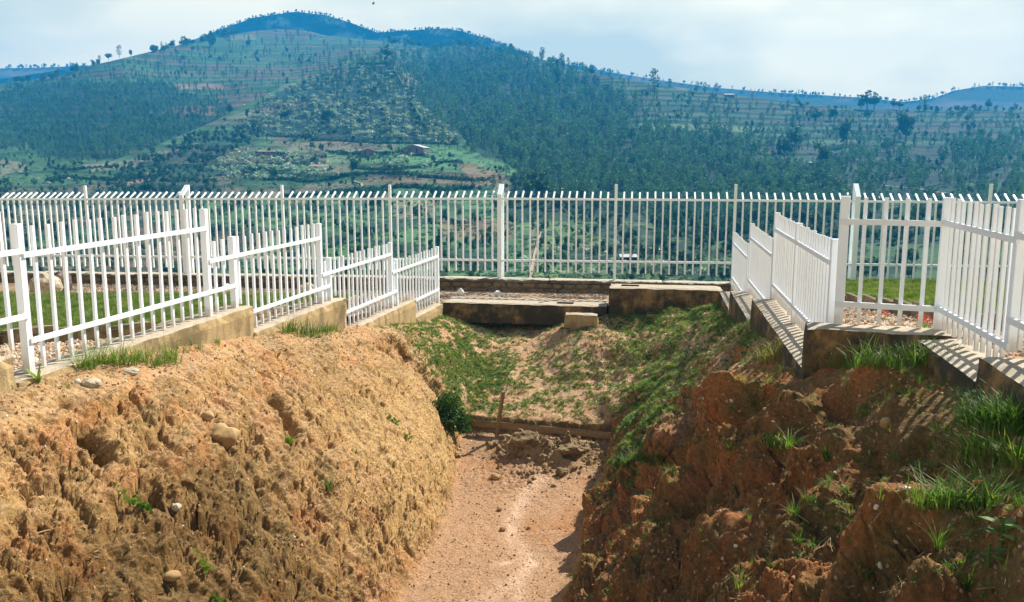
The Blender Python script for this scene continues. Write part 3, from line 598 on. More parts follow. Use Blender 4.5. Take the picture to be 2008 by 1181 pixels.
# the panel across, and the ones nearer on the right
root = empty('fence_panel'); tag(root, 'white fence panel facing the camera with four pickets between two stout posts', 'fence panel', 'white fence panels on the kerbs')
A, B = Vector((3.53, 9.46)), Vector((4.46, 9.14)); rz = math.atan2(B.y - A.y, B.x - A.x)
for p_ in (A, B): bar_v('post', UP, p_.x, p_.y, -1.83, -0.45, 0.095, 0.095, rz, root)
for i in range(1, 5):
    p_ = A.lerp(B, (i - .06) / 4.85 + .01); bar_v('picket', UB, p_.x, p_.y, -1.80, -0.46, 0.04, 0.04, rz, root)
for z in (-0.715, -1.60): rail((A.x - .06, A.y - .03), z, (B.x + .02, B.y - .06), z, 0.06, 0.03, root)
panel('white panel of the right fence with close pickets beside the red flowers', XRn, 7.26, 9.12, -0.45, -0.70, -1.585, lambda D: -1.83, [], -1, rt=(7.2, 9.14), rb=(7.2, 9.14), pitch=0.155)
panel('white panel at the right edge of the photo, starting with a thick post', XRn, 4.0, 7.26, -0.36, -0.66, -1.36, -1.62, [(7.26, -.37, -1.62), (4.0, -.37, -1.62)], -1, pitch=0.17)

# tall back fence: picket with a tip bent outward
def bent_picket(w_, d_, H_, tipa, tipz):
    V = []; 
    for z in (0, H_): V += [(-w_/2, -d_/2, z), (w_/2, -d_/2, z), (w_/2, d_/2, z), (-w_/2, d_/2, z)]
    V += [(-w_/2, tipa - d_*.35, H_ + tipz + d_*.4), (w_/2, tipa - d_*.35, H_ + tipz + d_*.4), (w_/2, tipa + d_*.35, H_ + tipz - d_*.4), (-w_/2, tipa + d_*.35, H_ + tipz - d_*.4)]
    Fc = [(0,3,2,1),(0,1,5,4),(1,2,6,5),(2,3,7,6),(3,0,4,7),(4,5,9,8),(5,6,10,9),(6,7,11,10),(7,4,8,11),(8,9,10,11)]
    me = pmesh('picket', V, Fc); me.materials.append(M['whiter']); return me
ZT = lambda x: -1.215 - 0.0085 * max(0., -x); ZB = lambda x: -2.89 - 0.007 * max(0., -x) + 0.006 * max(0., x)
ZP = lambda x: -0.83 - 0.008 * max(0., -x) + 0.006 * max(0., x)
HP = 2.89 - 1.215 + 0.30
BP = bent_picket(0.042, 0.042, HP + 0.03, 0.30, 0.15)
pxs = [-165, 10, 184, 368, 562, 769, 980, 1204, 1434, 1670, 1924, 2195]
pos = []
for i, px in enumerate(pxs):
    a = (px - CX) / F / math.cos(PITCH); x_ = a * 24.13 / (1 + 0.15 * a); pos.append(x_)
root = empty('tall_fence'); tag(root, 'tall white steel picket fence with outward bent tips on the back wall', 'fence')
rzb = math.atan(-0.15)
yb = lambda x_: float(YB(x_)) + 0.13
for i, x_ in enumerate(pos):
    if i in (3, 6, 9):
        p_ = link('frame_post', None, None, root)
        V = []; w_ = .06
        # front upright, rear upright and the sloping bar that joins them
        F2 = []
        def addb(vs):
            k0 = len(V); V.extend(vs); F2.extend([tuple(k0 + q_ for q_ in f_) for f_ in BOXF])
        H1 = (ZT(x_) + .04) - WT(x_); H2 = ZP(x_) - WT(x_)
        addb(boxv(-w_, w_, -.035, .035, 0, H1)); addb(boxv(-w_, w_, .33, .39, -.3, H2))
        addb([(-w_, -.035, H1), (w_, -.035, H1), (w_, .33, H2 - .10), (-w_, .33, H2 - .10), (-w_, -.035, H1 + .08), (w_, -.035, H1 + .08), (w_, .33, H2), (-w_, .33, H2)])
        addb(boxv(-w_ * .9, w_ * .9, .035, .33, ZB(x_) - WT(x_) - .03, ZB(x_) - WT(x_) + .03)) if i != 6 else None
        bpy.data.objects.remove(p_); me = pmesh('frame_post', V, F2); me.materials.append(M['whiter']); o = link('frame_post', me, None, root)
        o.location = (x_, yb(x_), WT(x_)); o.rotation_euler.z = rzb
    else:
        bar_v('post', UPr, x_, yb(x_), WT(x_) - .01, ZP(x_), 0.07, 0.07, rzb, root)
    if i + 1 < len(pos):
        x2 = pos[i + 1]
        for f_ in (ZT, ZB): rail((x_, yb(x_)), f_(x_), (x2, yb(x2)), f_(x2), 0.055, 0.05, root, UBr)
        for k_ in range(1, 15):
            xx = x_ + (x2 - x_) * k_ / 15 * 1.0; o = link('picket', BP, None, root)
            o.location = (xx, yb(xx) - .002, ZT(xx) - HP + random.uniform(-.012, .012)); o.rotation_euler = (0, random.uniform(-.004, .004), rzb)

# ------------------------------------------------------------------ scatter helper (geometry nodes; only for stuff nobody could count)
def scatter(name, templates, pts, scl, rot, idx, label, cat):
    tc_ = bpy.data.collections.new(name + '_source')
    for k_, me in enumerate(templates):
        o = bpy.data.objects.new('%s_source_%02d' % (name, k_), me); tc_.objects.link(o)
    n_ = len(pts); me = bpy.data.meshes.new(name); me.vertices.add(n_); me.vertices.foreach_set('co', np.asarray(pts, np.float32).ravel())
    a = me.attributes.new('scl', 'FLOAT', 'POINT'); a.data.foreach_set('value', np.asarray(scl, np.float32))
    a = me.attributes.new('rot', 'FLOAT_VECTOR', 'POINT'); a.data.foreach_set('vector', np.asarray(rot, np.float32).ravel())
    a = me.attributes.new('idx', 'INT', 'POINT'); a.data.foreach_set('value', np.asarray(idx, np.int32))
    o = link(name, me); g = bpy.data.node_groups.new(name, 'GeometryNodeTree')
    g.interface.new_socket('Geometry', in_out='INPUT', socket_type='NodeSocketGeometry'); g.interface.new_socket('Geometry', in_out='OUTPUT', socket_type='NodeSocketGeometry')
    n = g.nodes.new; l = g.links.new
    gi, go, ip, ci = n('NodeGroupInput'), n('NodeGroupOutput'), n('GeometryNodeInstanceOnPoints'), n('GeometryNodeCollectionInfo')
    ci.inputs[0].default_value = tc_; ci.inputs['Separate Children'].default_value = True; ci.inputs['Reset Children'].default_value = True
    def na(nm, ty):
        q_ = n('GeometryNodeInputNamedAttribute'); q_.data_type = ty; q_.inputs[0].default_value = nm; return q_.outputs[0]
    e2r = n('FunctionNodeEulerToRotation')
    l(gi.outputs[0], ip.inputs['Points']); l(ci.outputs[0], ip.inputs['Instance']); ip.inputs['Pick Instance'].default_value = True
    l(na('idx', 'INT'), ip.inputs['Instance Index']); l(na('rot', 'FLOAT_VECTOR'), e2r.inputs[0]); l(e2r.outputs[0], ip.inputs['Rotation']); l(na('scl', 'FLOAT'), ip.inputs['Scale'])
    l(ip.outputs[0], go.inputs[0])
    md = o.modifiers.new('scatter', 'NODES'); md.node_group = g
    tag(o, label, cat, kind='stuff'); return o

def tuft_mesh(seed, nb, h, spread, wd, mat, lean=0.6, segs=2):
    r_ = np.random.default_rng(seed); V, Fc = [], []
    for i in range(nb):
        a = r_.uniform(0, 6.283); r0 = r_.uniform(0, spread); ln = h * r_.uniform(.55, 1.1); le = lean * r_.uniform(.2, 1.2); a2 = a + r_.uniform(-.8, .8)
        bx_, by_ = r0 * math.cos(a), r0 * math.sin(a); pxv, pyv = -math.sin(a2), math.cos(a2); k0 = len(V)
        for s in range(segs + 1):
            t_ = s / segs; ox = le * ln * t_ ** 1.7; z = ln * t_ * (1 - .28 * le * t_); ww = wd * (1 - t_ ** 1.5) * .5
            cx_, cy_ = bx_ + math.cos(a2) * ox, by_ + math.sin(a2) * ox
            if s < segs: V += [(cx_ - pxv * ww, cy_ - pyv * ww, z), (cx_ + pxv * ww, cy_ + pyv * ww, z)]
            else: V.append((cx_, cy_, z))
        for s in range(segs - 1): Fc.append((k0 + 2*s, k0 + 2*s + 1, k0 + 2*s + 3, k0 + 2*s + 2))
        Fc.append((k0 + 2*segs - 2, k0 + 2*segs - 1, k0 + 2*segs))
    me = pmesh('tuft', V, Fc); me.materials.append(mat); return me
def herb_mesh(seed, nl, h, spread, size, mat):
    r_ = np.random.default_rng(seed); V, Fc = [], []
    for i in range(nl):
        a = r_.uniform(0, 6.283); rr = spread * math.sqrt(r_.uniform(0, 1)); z = h * r_.uniform(.2, 1) * (1 - .5 * rr / spread)
        c_ = np.array([rr * math.cos(a), rr * math.sin(a), z]); d1 = r_.normal(size=3); d1[2] *= .5; d1 /= np.linalg.norm(d1); d2 = np.cross(d1, r_.normal(size=3)); d2 /= np.linalg.norm(d2)
        s = size * r_.uniform(.6, 1.3); k0 = len(V); V += [tuple(c_ - d1 * s), tuple(c_ + d2 * s * .45), tuple(c_ + d1 * s), tuple(c_ - d2 * s * .45)]; Fc.append((k0, k0+1, k0+2, k0+3))
    me = pmesh('herb', V, Fc); me.materials.append(mat); return me
def pebble_mesh(seed, mat, flat_=.6):
    r_ = np.random.default_rng(seed); p = (1 + 5 ** .5) / 2
    V = np.array([(-1,p,0),(1,p,0),(-1,-p,0),(1,-p,0),(0,-1,p),(0,1,p),(0,-1,-p),(0,1,-p),(p,0,-1),(p,0,1),(-p,0,-1),(-p,0,1)]) / 1.9
    V = V * (1 + r_.uniform(-.25, .25, (12, 1))) * np.array([1, r_.uniform(.6, .9), flat_ * r_.uniform(.7, 1.1)])
    Fc = [(0,11,5),(0,5,1),(0,1,7),(0,7,10),(0,10,11),(1,5,9),(5,11,4),(11,10,2),(10,7,6),(7,1,8),(3,9,4),(3,4,2),(3,2,6),(3,6,8),(3,8,9),(4,9,5),(2,4,11),(6,2,10),(8,6,7),(9,8,1)]
    me = pmesh('pebble', V, Fc); me.materials.append(mat); return me
def rock_mesh(name, seed, mat, size, sub=3, amp=.28, freq=1.3, smooth=False):
    import bmesh
    bm = bmesh.new(); bmesh.ops.create_icosphere(bm, subdivisions=sub, radius=1.0); V = np.array([v.co[:] for v in bm.verts])
    n_ = fbm(V[:, 0] * freq + seed * 3.1, V[:, 1] * freq, V[:, 2] * freq, 3); st = np.round(n_ * 5) / 5
    V *= (1 + amp * (0.5 * n_ + 0.8 * st))[:, None]
    for v, c_ in zip(bm.verts, V): v.co = (c_[0] * size[0], c_[1] * size[1], c_[2] * size[2])
    me = bpy.data.meshes.new(name); bm.to_mesh(me); bm.free(); me.materials.append(mat)
    if smooth: me.polygons.foreach_set('use_smooth', [True] * len(me.polygons))
    return me

# sampling on the ravine
AREA = np.linalg.norm(np.cross(np.stack([np.gradient(A, axis=1) for A in (PX, PY, PZ)], -1), np.stack([np.gradient(A, axis=0) for A in (PX, PY, PZ)], -1)), axis=-1)
def sample(dens, rmax):
    """dens: plants per square metre over the ravine grid"""
    w_ = dens * AREA; p = w_.ravel() / w_.sum(); n_ = int(min(rmax, rng.poisson(w_.sum())))
    i = rng.choice(p.size, n_, p=p); return np.stack([PX.ravel()[i], PY.ravel()[i], PZ.ravel()[i]], 1), NR.reshape(-1, 3)[i]
vis = (PY > 4.0)
n1 = fbm(PX * 1.1 + 50, PY * 1.1, 0.5, 3); n2_ = fbm(PX * 3.5 + 20, PY * 3.5, 0.5, 3); n3_ = fbm(PX * 8 + 20, PY * 8, 0.5, 2)
bump_ = lambda x0, y0, rx, ry: np.exp(-(((PX - x0) / rx) ** 2 + ((PY - y0) / ry) ** 2))
# short creeping grass and herbs in the basin
gb = basin * (0.13 + 0.90 * bump_(-1.0, 18.9, 1.0, 1.9) + 0.5 * bump_(-1.7, 20.6, .9, 1.0) + 0.3 * sstep(20.4, 21.2, PY + .15 * PX) * (PX > 1) + 0.35 * bump_(1.4, 18.6, 1.6, 1.3)) * sstep(-.35, .25, n2_ + .45 * n3_ + 0.22 * bump_(-1.0, 18.9, 1.0, 1.9))
gr = sstep(6.6, 7.6, CC) * sstep(10.6, 12.5, PY) * (0.75 * sstep(-.12, .3, n1 + .5 * n2_ + .12) + .1)
rimr = np.exp(-((CC - 7.9) / .8) ** 2) * sstep(11.5, 13, PY) * sstep(18, 16.5, PY) * 1.1
P_, N_ = sample((gb * 900 + (gr * 540 + rimr * 800) * sstep(.2, .55, NR[..., 2]) + rightb * (PY < 12) * (CC < 9.6) * 55 * sstep(.0, .3, n1 + .5 * n2_) * sstep(.2, .5, NR[..., 2]) ) * vis, 42000)
n_ = len(P_); herbs = [herb_mesh(i, 26, .05, .07, .026, M['herb']) for i in range(4)] + [tuft_mesh(40 + i, 16, .11, .05, .010, M['grass'], .9) for i in range(4)]
scatter('creeping_grass', herbs, P_, rng.uniform(.3, .75, n_), np.stack([rng.normal(0, .2, n_), rng.normal(0, .2, n_), rng.uniform(0, 6.28, n_)], 1), rng.integers(0, 8, n_), 'short green grass and herbs creeping over the bare soil', 'grass')
# taller grass: along the kerbs and the right bank
kl = sstep(0.75, 0.15, CC); kr = sstep(9.35, 9.8, CC)
pts_, nn_ = [], []
seglk = lambda a, b_: ((PY > a) & (PY < b_)).astype(float)
dl = kl * (1.0 * seglk(9.9, 11.9) + 1.4 * seglk(14.6, 15.8) * (CC < .5) + .25 * seglk(13.2, 14.6) + .5 * seglk(19, 21.5) + .02) * 90 * sstep(-.2, .3, n2_ + .1)
dr = kr * (0.55 * seglk(9.2, 14.5) + .5 * seglk(14.5, 21) * sstep(-.1, .2, n2_) + 0.9 * seglk(8.3, 9.4) + .25 * seglk(4, 8.3)) * 230
dn = (rightb * sstep(7.0, 8.0, CC) * seglk(4, 11.5) * (.16 * sstep(.12, .4, n1 + .4 * n2_) * 2.6 + .05)) * 190 + rimr * 60 * sstep(-.1, .3, n2_) + sstep(9.0, 9.6, CC) * seglk(4, 7.9) * 60 * sstep(.0, .3, n2_)
patchr = bump_(3.35, 5.9, .35, .75) * sstep(8.7, 9.4, CC) * 240
P_, N_ = sample((dl + dr + dn + patchr) * vis * sstep(.2, .6, NR[..., 2] + .25), 7000)
n_ = len(P_); tf = [tuft_mesh(60 + i, 12, .24, .05, .009, M['grass'], 1.0, 3) for i in range(5)]
scatter('long_grass', tf, P_ - np.array([0, 0, .01]), rng.uniform(.25, .8, n_) * (1 - .25 * (P_[:, 0] > 0)), np.stack([rng.normal(0, .25, n_), rng.normal(0, .25, n_), rng.uniform(0, 6.28, n_)], 1), rng.integers(0, 5, n_), 'longer green grass along the kerbs and the eroded right bank', 'grass')
# soil crumbs
dc = vis * ((1 - basin * .6) * (140 + 220 * flat_ * (CC < 1.6) + 160 * rightb) * (1 - .55 * lowright) + isfloor * 22 + clump * 400 + clump2 * 200)
P_, N_ = sample(dc, 26000); n_ = len(P_); pb = [pebble_mesh(i, M['crumb']) for i in range(6)]
scatter('soil_crumbs', pb, P_, 0.005 + 0.02 * rng.uniform(0, 1, n_) ** 3.0 + rng.uniform(0, .006, n_), rng.uniform(0, 6.28, (n_, 3)), rng.integers(0, 6, n_), 'loose crumbs of soil and tiny pebbles on the banks and floor', 'soil crumbs')
dc2 = (clump * 90 + np.exp(-(((PX - 0.35) / 0.8) ** 2 + ((PY - 15.6) / 0.6) ** 2)) * isfloor * 60)
P_, N_ = sample(dc2, 600); n_ = len(P_); ml = [rock_mesh('clod', 60 + i, M['mudlump'], (1, .8, .7), 2, .5, 1.6) for i in range(4)]
scatter('dried_mud_clods', ml, P_, 0.02 + 0.07 * rng.uniform(0, 1, n_) ** 2, rng.uniform(0, 6.28, (n_, 3)), rng.integers(0, 4, n_), 'heap of dried mud clods in front of the board', 'mud clods')
P_, N_ = sample(vis * (1 - isfloor) * (9 + 10 * rightb) * (1 - .5 * basin), 1400); n_ = len(P_)
M['straw'] = flat('dry_straw', (0.34, 0.25, 0.13)); sm_ = []
for i in range(3):
    V = []; Fc = []
    for j in range(2):
        k0 = len(V); a_ = random.uniform(0, 6.28); c1, s1 = math.cos(a_), math.sin(a_); mx_ = random.uniform(-.1, .1)
        for t_ in (-.5, 0, .5): V += [(c1 * t_ - s1 * (mx_ * (1 - 4 * t_ * t_)), s1 * t_ + c1 * (mx_ * (1 - 4 * t_ * t_)), .02), (c1 * t_ - s1 * (mx_ * (1 - 4 * t_ * t_) + .03), s1 * t_ + c1 * (mx_ * (1 - 4 * t_ * t_) + .03), .05)]
        Fc += [(k0, k0 + 1, k0 + 3, k0 + 2), (k0 + 2, k0 + 3, k0 + 5, k0 + 4)]
    me = pmesh('straw', V, Fc); me.materials.append(M['straw']); sm_.append(me)
scatter('dry_stems', sm_, P_ + N_ * .01, rng.uniform(.06, .2, n_), np.stack([rng.normal(0, .7, n_), rng.normal(0, .7, n_), rng.uniform(0, 6.28, n_)], 1), rng.integers(0, 3, n_), 'dry stems and bits of root caught on the eroded banks', 'dry stems')
# gravel on the paths
def scat_rect(n_, x0, x1, y0, y1, cond, zf):
    x = rng.uniform(x0, x1, n_); y = rng.uniform(y0, y1, n_); k_ = cond(x, y); x, y = x[k_], y[k_]; return np.stack([x, y, zf(x, y)], 1)
ex = lambda y: np.interp(y, ed[:, 0], ed[:, 1])
gz = lambda x, y: np.maximum(zleft(y), -3.76 - 0.02 * np.abs(x) * (x < 0)) + .004
g1 = scat_rect(52000, -9, -1.4, 8.4, 25.4, lambda x, y: (x < XL(y) - .3) & (x > ex(y) + .02) & (y < 21.7), gz)
g2 = scat_rect(34000, -13.5, 2.4, 21.3, 26, lambda x, y: (y < YB(x) - .05) & (y > YB(x) - 2.9 - 3.6 * (x < -2.6)) & ~((y < 20.3) & (x < ex(y))) & ((y > YK(x) + 1.05) | (x < -2.2)) & (fbm(x * .9, y * .9, 8., 3) > -.12 - .3 * (x < -3)), lambda x, y: gz(x, y) + .0)
g3 = scat_rect(5000, 3.7, 6.05, 8.8, 20, lambda x, y: x > XR(y) + .3, lambda x, y: zright(y) + .004)
G = np.concatenate([g1, g2, g3]); n_ = len(G); gp = [pebble_mesh(20 + i, M['gravelstone'], .7) for i in range(6)]
scatter('gravel_stones', gp, G, .012 + .035 * rng.uniform(0, 1, n_) ** 1.6, rng.uniform(0, 6.28, (n_, 3)), rng.integers(0, 6, n_), 'pale loose gravel on the paths inside the fences', 'gravel')
# lawn tufts
def lawn_pts(LW, n_, cond):
    Xl, Yl, Zl = LW; A = np.abs(np.gradient(Xl, axis=1) * np.gradient(Yl, axis=0)) * cond(Xl, Yl); A[:, [0, -1]] = 0
    i = rng.choice(A.size, n_, p=A.ravel() / A.sum()); dx = np.abs(np.gradient(Xl, axis=1)).ravel()[i]; dy = np.abs(np.gradient(Yl, axis=0)).ravel()[i]
    return np.stack([Xl.ravel()[i] + rng.uniform(-.5, .5, n_) * dx, Yl.ravel()[i] + rng.uniform(-.5, .5, n_) * dy, Zl.ravel()[i]], 1)
la = lawn_pts(LW1, 26000, lambda x, y: ((x > -14) & (y > 10.8) & (x < ex(y) - .05)).astype(float))
lb_ = lawn_pts(LW2, 17000, lambda x, y: ((x < 15) & (y > 8) & (x < .62 * y + 1.5)).astype(float))
LP = np.concatenate([la, lb_]); n_ = len(LP); lt = [tuft_mesh(80 + i, 22, .09, .075, .010, M['lawn'], .55) for i in range(5)]
scatter('lawn_grass', lt, LP, rng.uniform(.5, 1.1, n_) * (1 + .5 * np.clip(fbm(LP[:, 0] * 1.2, LP[:, 1] * 1.2, 2.2, 3) * 2, -.6, 1)), np.stack([rng.normal(0, .12, n_), rng.normal(0, .12, n_), rng.uniform(0, 6.28, n_)], 1), rng.integers(0, 5, n_), 'dense short green grass of the two lawns', 'grass')

# ------------------------------------------------------------------ things in and round the ravine
def plant(name, kindf, px, py, h, label, cat='plant', seed=1, D=None, z=None):
    if D is None: p, nn, _ = hit(px, py)
    else: p = at(px, py, D)
    o = kindf(p, h, seed); o.name = name; tag(o, label, cat); return o
def rosette(p, h, seed, nl=9, wd=.02, mat='grass', lean=.9):
    me = tuft_mesh(seed, nl + 7 * (mat == 'grass'), h * (.72 if mat == 'grass' else 1), .04, wd * (.6 if mat == 'grass' else 1), M[mat], lean, 4); o = link('weed', me); o.location = p - Vector((0, 0, .01)); return o
def creeper(p, h, seed, mat='herb'):
    r_ = np.random.default_rng(seed); V, Fc = [], []
    for i in range(26):
        tt = r_.uniform(0, 1); c_ = np.array([tt * h * 1.1 - h * .4 + r_.normal(0, h * .14), r_.normal(-.05, .02) - .03, -tt * h * .8 + r_.normal(0, h * .16)]); s = .03 * r_.uniform(.6, 1.3)
        d1 = np.array([r_.normal(), r_.normal() * .4, r_.normal()]); d1 /= np.linalg.norm(d1); d2 = np.cross(d1, (r_.normal() * .3, 1, .4)); d2 /= np.linalg.norm(d2)
        k0 = len(V); V += [tuple(c_ - d1 * s), tuple(c_ - d1 * s * .2 + d2 * s * .7), tuple(c_ + d1 * s), tuple(c_ - d1 * s * .2 - d2 * s * .7)]; Fc.append((k0, k0+1, k0+2, k0+3))
    me = pmesh('creeper', V, Fc); me.materials.append(M[mat]); o = link('creeper', me); o.location = p; return o
WEEDS = [('grass_tuft', rosette, 648, 958, .30, 'strappy green tuft halfway down the middle of the left bank', 3),
 ('leafy_weed', creeper, 128, 905, .30, 'patch of round green leaves growing below the left hollow', 5),
 ('leafy_weed', creeper, 238, 945, .22, 'upright leafy weed on the left bank right of the leaf patch', 6),
 ('leafy_weed', creeper, 284, 975, .14, 'tiny pale green weed on the left bank, below the upright one', 7),
 ('leafy_weed', creeper, 395, 1080, .18, 'small green weed low on the left bank above the pale stone', 8),
 ('leafy_weed', creeper, 427, 1160, .12, 'lowest small weed of the left bank, at the bottom of the photo', 9),
 ('leafy_weed', creeper, 695, 880, .20, 'dull green weed on the ochre part of the left bank', 10),
 ('leafy_weed', creeper, 790, 835, .24, 'spreading weed near the far end of the left bank', 11),
 ('leafy_weed', creeper, 770, 812, .16, 'pale narrow weed just above the spreading one on the left bank', 12),
 ('grass_tuft', rosette, 863, 862, .20, 'small bright tuft at the far corner of the left bank, by the bush', 13),
 ('leafy_weed', rosette, 68, 738, .22, 'broad leaved weed on the bare earth below the tall left kerb', 14),
 ('leafy_weed', creeper, 562, 852, .12, 'tiny weed in the mouth of the dark hole in the left bank', 15),
 ('grass_tuft', rosette, 1300, 900, .30, 'grass tuft on the tongue of earth over the dark right wall', 16),
 ('grass_tuft', rosette, 1430, 885, .28, 'grass tuft at the foot of the red earth pillar', 17),
 ('grass_tuft', rosette, 1515, 880, .25, 'bright tuft in the red gully right of the pillar', 18),
 ('grass_tuft', rosette, 1560, 1010, .28, 'sunlit yellow green tuft in the middle of the red slope', 19),
 ('grass_tuft', rosette, 1620, 905, .28, 'tuft leaning over the red slope below the shelf', 20),
 ('grass_tuft', rosette, 1770, 1000, .34, 'long bladed tuft in the shaded gully of the right bank', 21),
 ('grass_tuft', rosette, 1890, 985, .36, 'sunlit long bladed tuft above the mossy mound', 22),
 ('grass_tuft', rosette, 1840, 1070, .30, 'tuft on top of the mossy mound near the bottom right', 23),
 ('grass_tuft', rosette, 1900, 1150, .30, 'tuft at the bottom right corner of the photo', 24),
 ('grass_tuft', rosette, 1450, 1150, .26, 'tuft at the bottom edge of the red slope', 25),
 ('grass_tuft', rosette, 1695, 1130, .25, 'faint tuft in the shade at the bottom of the red slope', 26)]
for nm, kf_, px, py, h, lb, sd in WEEDS:
    plant(nm, (lambda p, h_, s_: rosette(p, h_, s_, 7, .045, 'herb', .8)) if (nm == 'leafy_weed' and kf_ is rosette) else kf_, px, py, h, lb, 'weed', sd)
def leafplant(p, h, seed, label, mat='herb', nl=6):
    r_ = np.random.default_rng(seed); root = empty('broad_leaf_plant', p); tag(root, label, 'plant')
    V = boxv(-.006, .006, -.006, .006, 0, h * .7); me = pmesh('stem', V, BOXF); me.materials.append(M['herb']); link('stem', me, None, root)
    for i in range(nl):
        a = r_.uniform(0, 6.28); ln = h * .5; z0 = h * r_.uniform(.25, .75); V = []
        for t_, w_ in ((0, .02), (.35, .32), (.7, .3), (1, .02)):
            for s in (-1, 1): V.append((math.cos(a) * ln * t_ - math.sin(a) * s * w_ * ln * .6, math.sin(a) * ln * t_ + math.cos(a) * s * w_ * ln * .6, z0 + ln * (.5 * t_ - .35 * t_ * t_)))
        me = pmesh('leaf', V, [(0,1,3,2),(2,3,5,4),(4,5,7,6)]); me.materials.append(M[mat]); link('leaf', me, None, root)
    return root
p, _, _ = hit(1962, 1075); leafplant(p, .26, 3, 'young plant with broad pale green leaves on the near right mound')
p, _, _ = hit(1938, 1115); leafplant(p, .2, 4, 'low broad leaved plant just below the taller young plant at right')
# the long grass clumps that stand out
def clump_thing(px0, px1, py, n_, h, label, D=None):
    root_pts = []
    for i in range(n_):
        t_ = i / max(1, n_ - 1); p, _, _ = hit(px0 + (px1 - px0) * t_, py + random.uniform(-8, 8)) if D is None else (at(px0 + (px1 - px0) * t_, py, D), 0, 0); root_pts.append(p)
    c0 = root_pts[len(root_pts) // 2]; V, Fc = [], []
    for i, p in enumerate(root_pts):
        m_ = tuft_mesh(300 + i + int(px0), 15, h * random.uniform(.4, 1.15), .09, .011, M['grass'], 1.05, 4); k0 = len(V)
        for v in m_.vertices: V.append((v.co.x + p.x - c0.x, v.co.y + p.y - c0.y, v.co.z + p.z - c0.z))
        for f_ in m_.polygons: Fc.append(tuple(k0 + j for j in f_.vertices))
        bpy.data.meshes.remove(m_)
    me = pmesh('grass_clump', V, Fc); me.materials.append(M['grass']); o = link('grass_clump', me); o.location = c0; tag(o, label, 'grass clump'); return o
clump_thing(150, 345, 712, 26, .34, 'long spreading clump of grass against the nearest left kerb')
clump_thing(560, 650, 652, 18, .42, 'tall bushy grass clump at the dark end of the second left kerb')
clump_thing(1490, 1560, 700, 16, .34, 'dark shaded grass along the foot of the striped right kerb')
clump_thing(1590, 1860, 712, 40, .34, 'row of long grass in front of the stained cross kerb')
clump_thing(1890, 2008, 835, 46, .32, 'thick bright grass patch at the right edge below the mossy kerb')
clump_thing(1900, 2008, 905, 40, .30, 'lower half of the thick grass at the right edge, over the mound')
clump_thing(1800, 1960, 990, 26, .24, 'loose long grass over the mossy mound near the lower right')
clump_thing(1205, 1300, 905, 34, .22, 'grass hanging over the top of the dark right trench wall')
clump_thing(1505, 1555, 872, 10, .18, 'short sparse grass in the red gully right of the earth pillar')
# shrub
def leafball(nl, rx, ry, rz_, size, seed, mat, name='crown', clumps=0, cut=-1.0):
    r_ = np.random.default_rng(seed)
    if clumps:
        cc = r_.normal(size=(clumps, 3)); cc /= np.linalg.norm(cc, axis=1)[:, None]; cc *= r_.uniform(.35, .8, (clumps, 1)); k_ = r_.integers(0, clumps, nl)
        c_ = cc[k_] + r_.normal(0, .19, (nl, 3))
    else:
        c_ = r_.normal(size=(nl, 3)); c_ /= np.linalg.norm(c_, axis=1)[:, None]; c_ *= r_.uniform(.5, 1.0, (nl, 1)) ** .6
    c_[:, 2] = np.maximum(c_[:, 2], cut); c_ = c_ * np.array([rx, ry, rz_])
    d1 = r_.normal(size=(nl, 3)); d1 /= np.linalg.norm(d1, axis=1)[:, None]; d2 = np.cross(d1, r_.normal(size=(nl, 3))); d2 /= np.linalg.norm(d2, axis=1)[:, None]
    s = size * r_.uniform(.6, 1.35, (nl, 1)); V = np.stack([c_ - d1 * s, c_ + d2 * s * .6, c_ + d1 * s, c_ - d2 * s * .6], 1).reshape(-1, 3)
    me = fast_mesh(name, V, np.arange(nl * 4).reshape(-1, 4)); me.materials.append(mat); return me
p, _, _ = hit(886, 850); root = empty('shrub', p); tag(root, 'dense dark green shrub at the far foot of the left bank', 'shrub')
me = leafball(2600, .44, .36, .46, .035, 5, M['shrub'], 'foliage', 26, -.7); o = link('foliage', me, None, root); o.location = (0, .1, .36)
me = pmesh('stem', boxv(-.02, .02, -.02, .02, -.05, .4), BOXF); me.materials.append(M['bark']); link('stem', me, None, root)
# board and stake across the trench
A = at(925, 823, 17.12); B = at(1198, 848, 16.28); dv = B - A
me = roughbox(dv.length, .05, .13, 'board', 91., .2, .006); o = link('wooden_board', me, M['wood']); o.location = A; o.rotation_euler = (0, -math.atan2(dv.z, math.hypot(dv.x, dv.y)), math.atan2(dv.y, dv.x))
tag(o, 'weathered wooden board holding back soil across the trench', 'board')
bs = at(975, 848, 16.85); tp = at(987, 768, 16.95); dv = tp - bs
me = pmesh('stake', [(-.03,-.022,-.2),(.03,-.022,-.2),(.034,.022,-.2),(-.026,.022,-.2),(-.034,-.02,dv.length),(.03,-.024,dv.length*1.02),(.028,.024,dv.length),(-.03,.02,dv.length*.985)], BOXF)
o = link('wooden_stake', me, M['wood']); o.location = bs; o.rotation_euler = dv.to_track_quat('Z', 'Y').to_euler(); tag(o, 'short leaning wooden stake standing in front of the board', 'stake')
